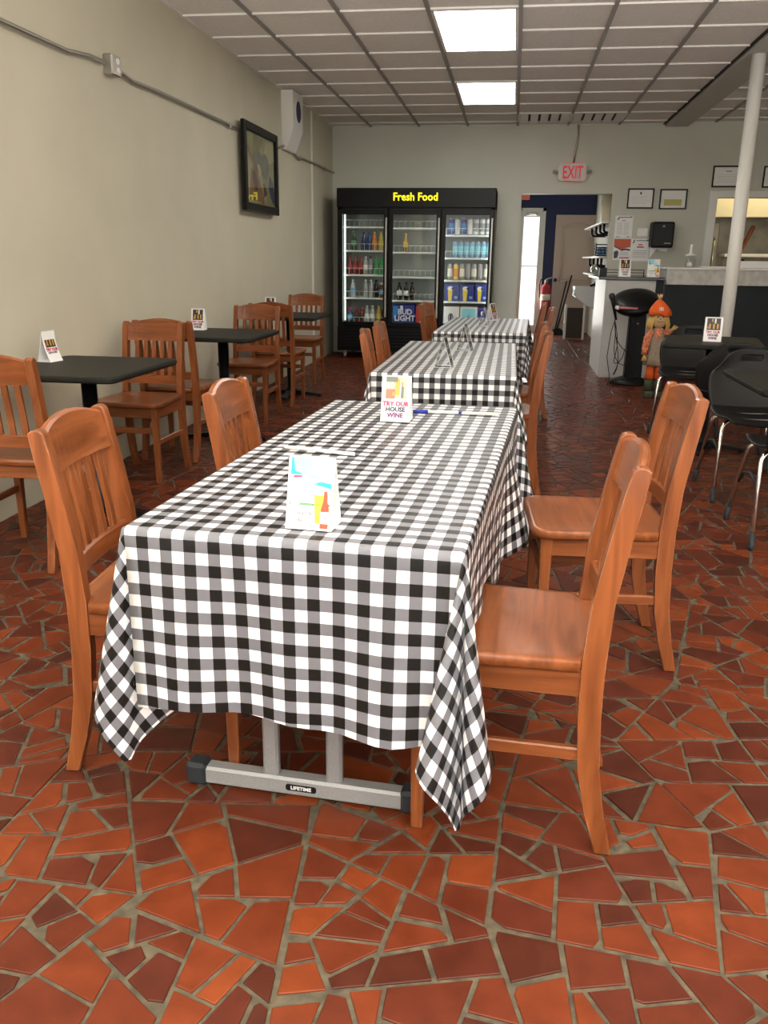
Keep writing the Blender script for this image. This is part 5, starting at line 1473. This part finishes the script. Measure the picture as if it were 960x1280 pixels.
for k, (x0, x1) in enumerate(DR):
    for z in SHZ[k]:
        s = obj('shelf', FB(x0 + 0.035, x1 - 0.035, FY0 + 0.115, FY1 - 0.06, z - 0.022, z, 0.003), 'shelf', ft)
    rails = SHZ[k] if k < 2 else SHZ[k][:2]
    for z in rails + ([0.432] if k == 0 else []):
        bm = BM(); yy = FY0 + 0.125 - oy
        a, c = x0 + 0.05 - ox, x1 - 0.05 - ox
        ring_tube(bm, [(a, yy, z + 0.075), (c, yy, z + 0.075)], 0.003, 5)
        for q in range(9):
            xx = a + (c - a) * q / 8
            ring_tube(bm, [(xx, yy, z), (xx, yy, z + 0.075), (xx, yy + 0.2, z + 0.075)], 0.0024, 5)
        obj('wire_divider', bm, 'shelf', ft)
obj('grille', FB(FX0, FX1, FY0 + 0.005, FY0 + 0.04, 0.10, 0.40), 'fridge', ft)
for q in range(6):
    obj('grille_slat', FB(FX0 + 0.05, FX1 - 0.05, FY0 - 0.006, FY0 + 0.006, 0.15 + 0.04 * q, 0.165 + 0.04 * q, 0.002), 'black', ft)
for x in (FX0 + 0.09, FX1 - 0.09):
    for y in (FY0 + 0.08, FY1 - 0.08):
        bm = BM(); ring_tube(bm, [(x - ox - 0.015, y - oy, 0.038), (x - ox + 0.015, y - oy, 0.038)], 0.038, 14); bb(bm, x - ox - 0.024, x - ox + 0.024, y - oy - 0.03, y - oy + 0.03, 0.05, 0.10); obj('caster', bm, 'steel', ft)

# bottles and cans, one prototype of each kind
def liquid(name, col, rough=0.12):
    return mat(name, col, rough, coat=0.5)
LQ = {'green': (0.03, 0.40, 0.10), 'darkgreen': (0.03, 0.08, 0.035), 'cola': (0.018, 0.008, 0.006), 'orange': (0.75, 0.20, 0.02), 'lemon': (0.75, 0.62, 0.12), 'water': (0.55, 0.63, 0.66),
      'bluesoda': (0.02, 0.05, 0.20), 'redsoda': (0.18, 0.02, 0.02), 'amber': (0.50, 0.28, 0.06), 'gold': (0.62, 0.42, 0.05), 'tea': (0.22, 0.08, 0.02), 'pale': (0.42, 0.47, 0.44), 'grey': (0.22, 0.24, 0.25)}
for k, v in LQ.items(): M['lq_' + k] = liquid('liquid_' + k, v)
CP = {'white': 'whitew', 'red': 'red', 'green': 'green', 'black': 'black', 'blue': 'blue', 'yellow': 'beer', 'clear': 'paper'}
PROTO = {}
def bottle_mesh(kind, lq, lab, cap):
    key = (kind, lq, lab, cap)
    if key in PROTO: return PROTO[key]
    bm = BM()
    if kind == 'soda':
        lathe(bm, [(0.026, 0), (0.032, 0.006), (0.032, 0.055), (0.0325, 0.056), (0.0325, 0.115), (0.031, 0.116), (0.030, 0.135), (0.020, 0.170), (0.0125, 0.188), (0.0125, 0.198), (0.0148, 0.199), (0.0148, 0.216), (0.010, 0.217)], 14,
              mis=[0, 0, 0, 1, 1, 0, 0, 0, 0, 2, 2, 2])
    elif kind == 'juice':
        lathe(bm, [(0.028, 0), (0.033, 0.006), (0.033, 0.04), (0.0335, 0.041), (0.0335, 0.10), (0.033, 0.101), (0.031, 0.125), (0.019, 0.152), (0.017, 0.160), (0.020, 0.161), (0.020, 0.185), (0.016, 0.186)], 14,
              mis=[0, 0, 0, 1, 1, 0, 0, 0, 2, 2, 2])
    elif kind == 'can':
        lathe(bm, [(0.026, 0), (0.033, 0.010), (0.033, 0.04), (0.0331, 0.041), (0.0331, 0.135), (0.033, 0.136), (0.033, 0.178), (0.027, 0.190), (0.027, 0.194), (0.024, 0.190)], 16,
              mis=[2, 0, 0, 1, 1, 0, 2, 2, 2])
    me = bpy.data.meshes.new('b'); bmesh.ops.recalc_face_normals(bm, faces=bm.faces[:]); bm.to_mesh(me); bm.free()
    for m in (lq, lab, cap): me.materials.append(M[m])
    PROTO[key] = me
    return me
def bottle(kind, lq, lab, cap, x, z, label, group, dy=0.0, name='bottle'):
    me = bottle_mesh(kind, lq, lab, cap)
    o = bpy.data.objects.new(name, me); COL.objects.link(o)
    o.location = (x, FY0 + 0.175 + dy, z); o.rotation_euler = (0, 0, (x * 37) % 6.28)
    return tag(o, label, 'can' if kind == 'can' else 'bottle', group)
PXL = lambda x: -2.10 + (x / 5.82 - 6.9) * 0.00985 + 0.01     # reading from the left door
z = SHZ[0][1]; g = 'bottles on the second shelf of the left fridge door'
bottle('soda', 'lq_darkgreen', 'green', 'green', -1.985, z, 'dark green bottle alone at the left of the upper bottle shelf, left fridge door', g)
for x in (-1.86, -1.79): bottle('soda', 'lq_bluesoda', 'boxnavy', 'blue', x, z, 'dark blue bottle in the middle of the upper bottle shelf, left fridge door', g)
bottle('soda', 'lq_orange', 'beero', 'beer', -1.725, z, 'orange soda bottle on the upper bottle shelf, left fridge door', g)
bottle('soda', 'lq_lemon', 'beer', 'beer', -1.645, z, 'yellow soda bottle right of the orange one, left fridge door', g)
z = SHZ[0][2]; g = 'bottles on the third shelf of the left fridge door'
for x in (-2.03, -1.965, -1.90): bottle('soda', 'lq_redsoda', 'red', 'red', x, z, 'dark red soda bottle at the left of the shelf with the green bottles', g)
bottle('soda', 'lq_pale', 'paper', 'whitew', -1.835, z, 'white labelled bottle between the dark red and the green bottles', g)
bottle('soda', 'lq_grey', 'inkgrey', 'black', -1.772, z, 'greyish bottle directly left of the two bright green bottles', g)
for x in (-1.70, -1.632): bottle('soda', 'lq_green', 'green', 'green', x, z, 'bright green soda bottle behind the left fridge door', g)
z = SHZ[0][3]; g = 'bottles on the fourth shelf of the left fridge door'
bottle('soda', 'lq_water', 'sky', 'whitew', -1.995, z, 'water bottle alone at the left of the fourth shelf, left fridge door', g)
for x in (-1.835, -1.765): bottle('soda', 'lq_pale', 'inkgrey', 'whitew', x, z, 'clear bottle in the middle of the fourth shelf, left fridge door', g)
bottle('soda', 'lq_cola', 'photo', 'black', -1.70, z, 'dark bottle left of the tan bottle, fourth shelf, left fridge door', g)
bottle('juice', 'lq_tea', 'sky', 'whitew', -1.635, z, 'small tan bottle with white cap, fourth shelf of the left fridge door', g)
z = 0.434; g = 'bottles on the fridge floor behind the left door'
bottle('juice', 'lq_bluesoda', 'sky', 'red', -2.03, z, 'blue bottle with red cap at the left of the fridge floor', g)
for x in (-1.95, -1.875): bottle('juice', 'lq_redsoda', 'photo', 'red', x, z, 'red capped dark bottle on the fridge floor, left door', g)
for x in (-1.815, -1.745): bottle('soda', 'lq_pale', 'paper', 'whitew', x, z, 'clear white capped bottle on the fridge floor, left door', g)
bottle('soda', 'lq_gold', 'beer', 'beer', -1.665, z, 'golden yellow bottle on the fridge floor, left door', g)
bottle('soda', 'lq_cola', 'photo', 'whitew', -1.60, z, 'dark white capped bottle at the right end of the fridge floor, left door', g)
g = 'bottles behind the middle fridge door'
bottle('soda', 'lq_amber', 'beer', 'beer', -1.335, SHZ[1][1], 'single amber bottle on the second shelf behind the middle fridge door', g)
for x in (-1.405, -1.318): bottle('soda', 'lq_cola', 'paper', 'black', x, SHZ[1][3], 'cola bottle with white and red label behind the middle fridge door', g)
bottle('soda', 'lq_cola', 'photo', 'black', -1.245, SHZ[1][3], 'plain dark bottle half behind the cola bottles, middle fridge door', g, 0.03)
g = 'tall cans on the top shelf behind the right fridge door'
for i, x in enumerate((-0.775, -0.70, -0.625, -0.55, -0.475, -0.40, -0.325)):
    if i in (0, 2): bottle('can', 'boxblue', 'boxcyan', 'steel', x, SHZ[2][0], 'tall blue can on the top shelf behind the right fridge door', g, name='drink_can')
    else: bottle('can', 'whitew', 'paper' if i < 4 else 'inkgrey', 'steel', x, SHZ[2][0], 'tall white can on the top shelf behind the right fridge door' if i < 4 else 'tall grey banded can at the right of the top shelf, right fridge door', g, name='drink_can')
g = 'cans on the second shelf behind the right fridge door'
for i in range(7): bottle('can', 'sky', 'palaqua', 'steel', -0.72 + 0.069 * i, SHZ[2][1], 'pale blue can on the second shelf behind the right fridge door', g, name='drink_can')
g = 'cans on the third shelf behind the right fridge door'
for i in range(7):
    if i == 1: bottle('can', 'beer', 'beero', 'steel', -0.775 + 0.074 * i, SHZ[2][2], 'orange can on the third shelf behind the right fridge door', g, name='drink_can')
    else: bottle('can', 'steel', 'inkgrey' if i % 2 else 'foam', 'steel', -0.775 + 0.074 * i, SHZ[2][2], 'silver grey can on the third shelf behind the right fridge door' if i % 2 else 'pale cream can on the third shelf behind the right fridge door', g, name='drink_can')

def carton(x0, x1, z, h, body, label, group, art, name='carton', d=0.2):
    t = thing(name, label, 'carton', ((x0 + x1) / 2, FY0 + 0.24, z), 0, group)
    w = (x1 - x0) / 2
    bm = BM(); bb(bm, -w, w, -0.10, -0.10 + d, 0, h, 0.004); obj('box', bm, body, t)
    art(t, w, h)
    return t
def art_bud(t, w, h):
    bm = BM(); plate(bm, [([(-w, h * .25), (-w * .72, h * .35), (-w * .5, h * .62), (-w * .55, h * .95), (-w, h * .9)], 0), ([(-w * .3, h * .75), (-w * .05, h * .75), (-w * .1, h * .98), (-w * .35, h * .95)], 1), (rect(-w * .9, h * .04, w * .95, h * .08), 0)], (0, -0.1005, 0), (1, 0, 0), (0, 0, 1)); obj('splash_print', bm, ['boxcyan', 'paper'], t)
    bm = BM()
    text_mesh(bm, 'BUD', 0.094, (w * .12, -0.1025, h * .50), (1, 0, 0), (0, 0, 1), 0.003, 0.0005, sx=0.95)
    text_mesh(bm, 'LIGHT', 0.094, (w * .10, -0.1025, h * .17), (1, 0, 0), (0, 0, 1), 0.003, 0.0005, sx=1.0)
    obj('lettering', bm, 'paper', t)
carton(-1.475, -1.205, 0.434, 0.235, 'boxblue', 'blue beer carton with white lettering on the fridge floor, middle door', None, art_bud)
def art_red(t, w, h):
    bm = BM(); plate(bm, [([(-w * .55, h * .05), (w * .85, h * .05), (w * .85, h * .75), (w * .3, h * .92), (-w * .3, h * .7)], 0), (ellipse(w * .5, h * .10, 16, w * .2, h * .62), 1), (rect(-w * .2, h * .38, w * .6, h * .44), 2), (rect(-w * .2, h * .25, w * .6, h * .29), 2)], (0, -0.1005, 0), (1, 0, 0), (0, 0, 1)); obj('label_print', bm, ['foam', 'inkgrey', 'boxred'], t)
carton(-1.190, -0.955, 0.434, 0.225, 'boxred', 'red and white beer carton on the fridge floor, middle door', None, art_red)
def art_pint(t, w, h):
    bm = BM(); plate(bm, [([(-w * .5, h * .02), (-w * .05, h * .02), (w * .1, h * .72), (-w * .62, h * .72)], 0), (ellipse(w * .42, h * .13, 14, -w * .25, h * .75), 1), (ellipse(w * .22, h * .07, 12, w * .12, h * .74), 2), (rect(w * .35, h * .15, w * .8, h * .3), 3), (rect(w * .3, h * .4, w * .7, h * .6), 4)], (0, -0.1005, 0), (1, 0, 0), (0, 0, 1)); obj('beer_glass_print', bm, ['beer', 'foam', 'photo', 'sky', 'boxnavy'], t)
for i, (a, b, lab) in enumerate(((-0.825, -0.655, 'blue carton with a beer glass picture, leftmost of three behind the right fridge door'), (-0.640, -0.470, 'blue carton with a beer glass picture, middle one of three behind the right fridge door'), (-0.455, -0.305, 'blue carton with a beer glass picture, rightmost of three behind the right fridge door'))):
    carton(a, b, SHZ[2][3], 0.205, 'boxblue', lab, 'blue beer cartons', art_pint)
def art_w1(t, w, h):
    bm = BM(); plate(bm, [(ellipse(w * .35, h * .25, 18, -w * .1, h * .4), 0), (ellipse(w * .22, h * .22, 18, -w * .1, h * .4), 1), (rect(-w * .25, h * .2, w * .05, h * .6), 0)], (0, -0.1005, 0), (1, 0, 0), (0, 0, 1)); obj('emblem_print', bm, ['ink', 'paper'], t)
carton(-0.835, -0.640, 0.434, 0.225, 'cardboard', 'white carton with a dark round emblem on the fridge floor, right door', None, art_w1)
def art_w2(t, w, h):
    bm = BM(); plate(bm, [(rect(-w * .8, h * .1, w * .8, h * .9), 0), ([(-w * .4, h * .3), (0, h * .6), (w * .1, h * .5), (-w * .2, h * .2)], 1)], (0, -0.1005, 0), (1, 0, 0), (0, 0, 1)); obj('leaf_print', bm, ['palaqua', 'inkgrey'], t)
carton(-0.630, -0.420, 0.434, 0.225, 'cardboard', 'pale greenish white carton on the fridge floor, right door', None, art_w2)
def art_p(t, w, h):
    bm = BM(); plate(bm, [(rect(-w * .9, h * .55, w * .9, h * .9), 0), (ellipse(w * .25, h * .12, 12, 0, h * .7), 1)], (0, -0.1005, 0), (1, 0, 0), (0, 0, 1)); obj('label_print', bm, ['boxnavy', 'paper'], t)
carton(-0.410, -0.315, 0.434, 0.215, 'purple', 'narrow purple carton at the right end of the fridge floor', None, art_p)

# ------------------------------------------------------------------ light and camera
w = bpy.data.worlds.new('world'); sc.world = w; w.use_nodes = True
bg = w.node_tree.nodes['Background']; bg.inputs[0].default_value = (1.0, 0.985, 0.95, 1); bg.inputs[1].default_value = 1.5

def area_light(name, loc, rot, sx, sy, power, col):
    l = bpy.data.lights.new(name, 'AREA'); l.shape = 'RECTANGLE'; l.size = sx; l.size_y = sy; l.energy = power; l.color = col
    o = bpy.data.objects.new(name, l); COL.objects.link(o); o.location = loc; o.rotation_euler = rot
    return o
# daylight through the shop windows behind the camera: high sky, the bright street front, sunlit pavement
for wx, wl, ps, pw in ((-0.68, 3.0, 12, 3), (2.77, 3.3, 10, 24)):
    a = area_light('sky_through_window', (wx, YF + 0.05, 1.85), (PI / 2 - 0.70, 0, 0), wl, 1.3, ps, (1.0, 0.985, 0.95)); a.data.spread = 1.9
    area_light('street_through_window', (wx, YF + 0.02, 1.28), (PI / 2, 0, 0), wl, 2.3, pw, (1.0, 0.985, 0.94))
a = area_light('pavement_bounce', (0.9, YF + 0.05, 0.45), (PI / 2 + 1.08, 0, 0), 6.0, 0.7, 600, (1.0, 0.98, 0.925)); a.data.spread = 1.85
# daylight through the glass back door
area_light('glass_door_light', (0.27, YN - 0.03, 1.05), (-PI / 2, 0, 0), 0.26, 1.8, 22, (1.0, 0.98, 0.94))
# kitchen strip light
area_light('kitchen_light', (3.2, 12.1, 2.66), (0, 0, 0), 1.6, 0.4, 18, (1.0, 0.86, 0.62))

cam = bpy.data.cameras.new('camera'); co = bpy.data.objects.new('camera', cam); COL.objects.link(co)
cam.sensor_fit = 'VERTICAL'; cam.sensor_height = 36.0; cam.lens = 1060.2 / 1280 * 36.0; cam.clip_start = 0.05; cam.clip_end = 60
yaw, pit, roll = -0.142323522, -0.290936231, 0.0123975609
fw = Vector((math.sin(yaw) * math.cos(pit), math.cos(yaw) * math.cos(pit), math.sin(pit)))
r = Vector((math.cos(yaw), -math.sin(yaw), 0)); u = r.cross(fw)
c_, s_ = math.cos(roll), math.sin(roll)
r2 = r * c_ + u * s_; u2 = u * c_ - r * s_
co.matrix_world = Matrix(((r2.x, u2.x, -fw.x, 0), (r2.y, u2.y, -fw.y, 0), (r2.z, u2.z, -fw.z, 1.23), (0, 0, 0, 1)))
sc.camera = co
sc.view_settings.view_transform = 'Standard'
try: sc.view_settings.look = 'None'
except Exception: pass
sc.view_settings.exposure = 0.16; sc.view_settings.gamma = 1.0
sc.view_settings.use_curve_mapping = False
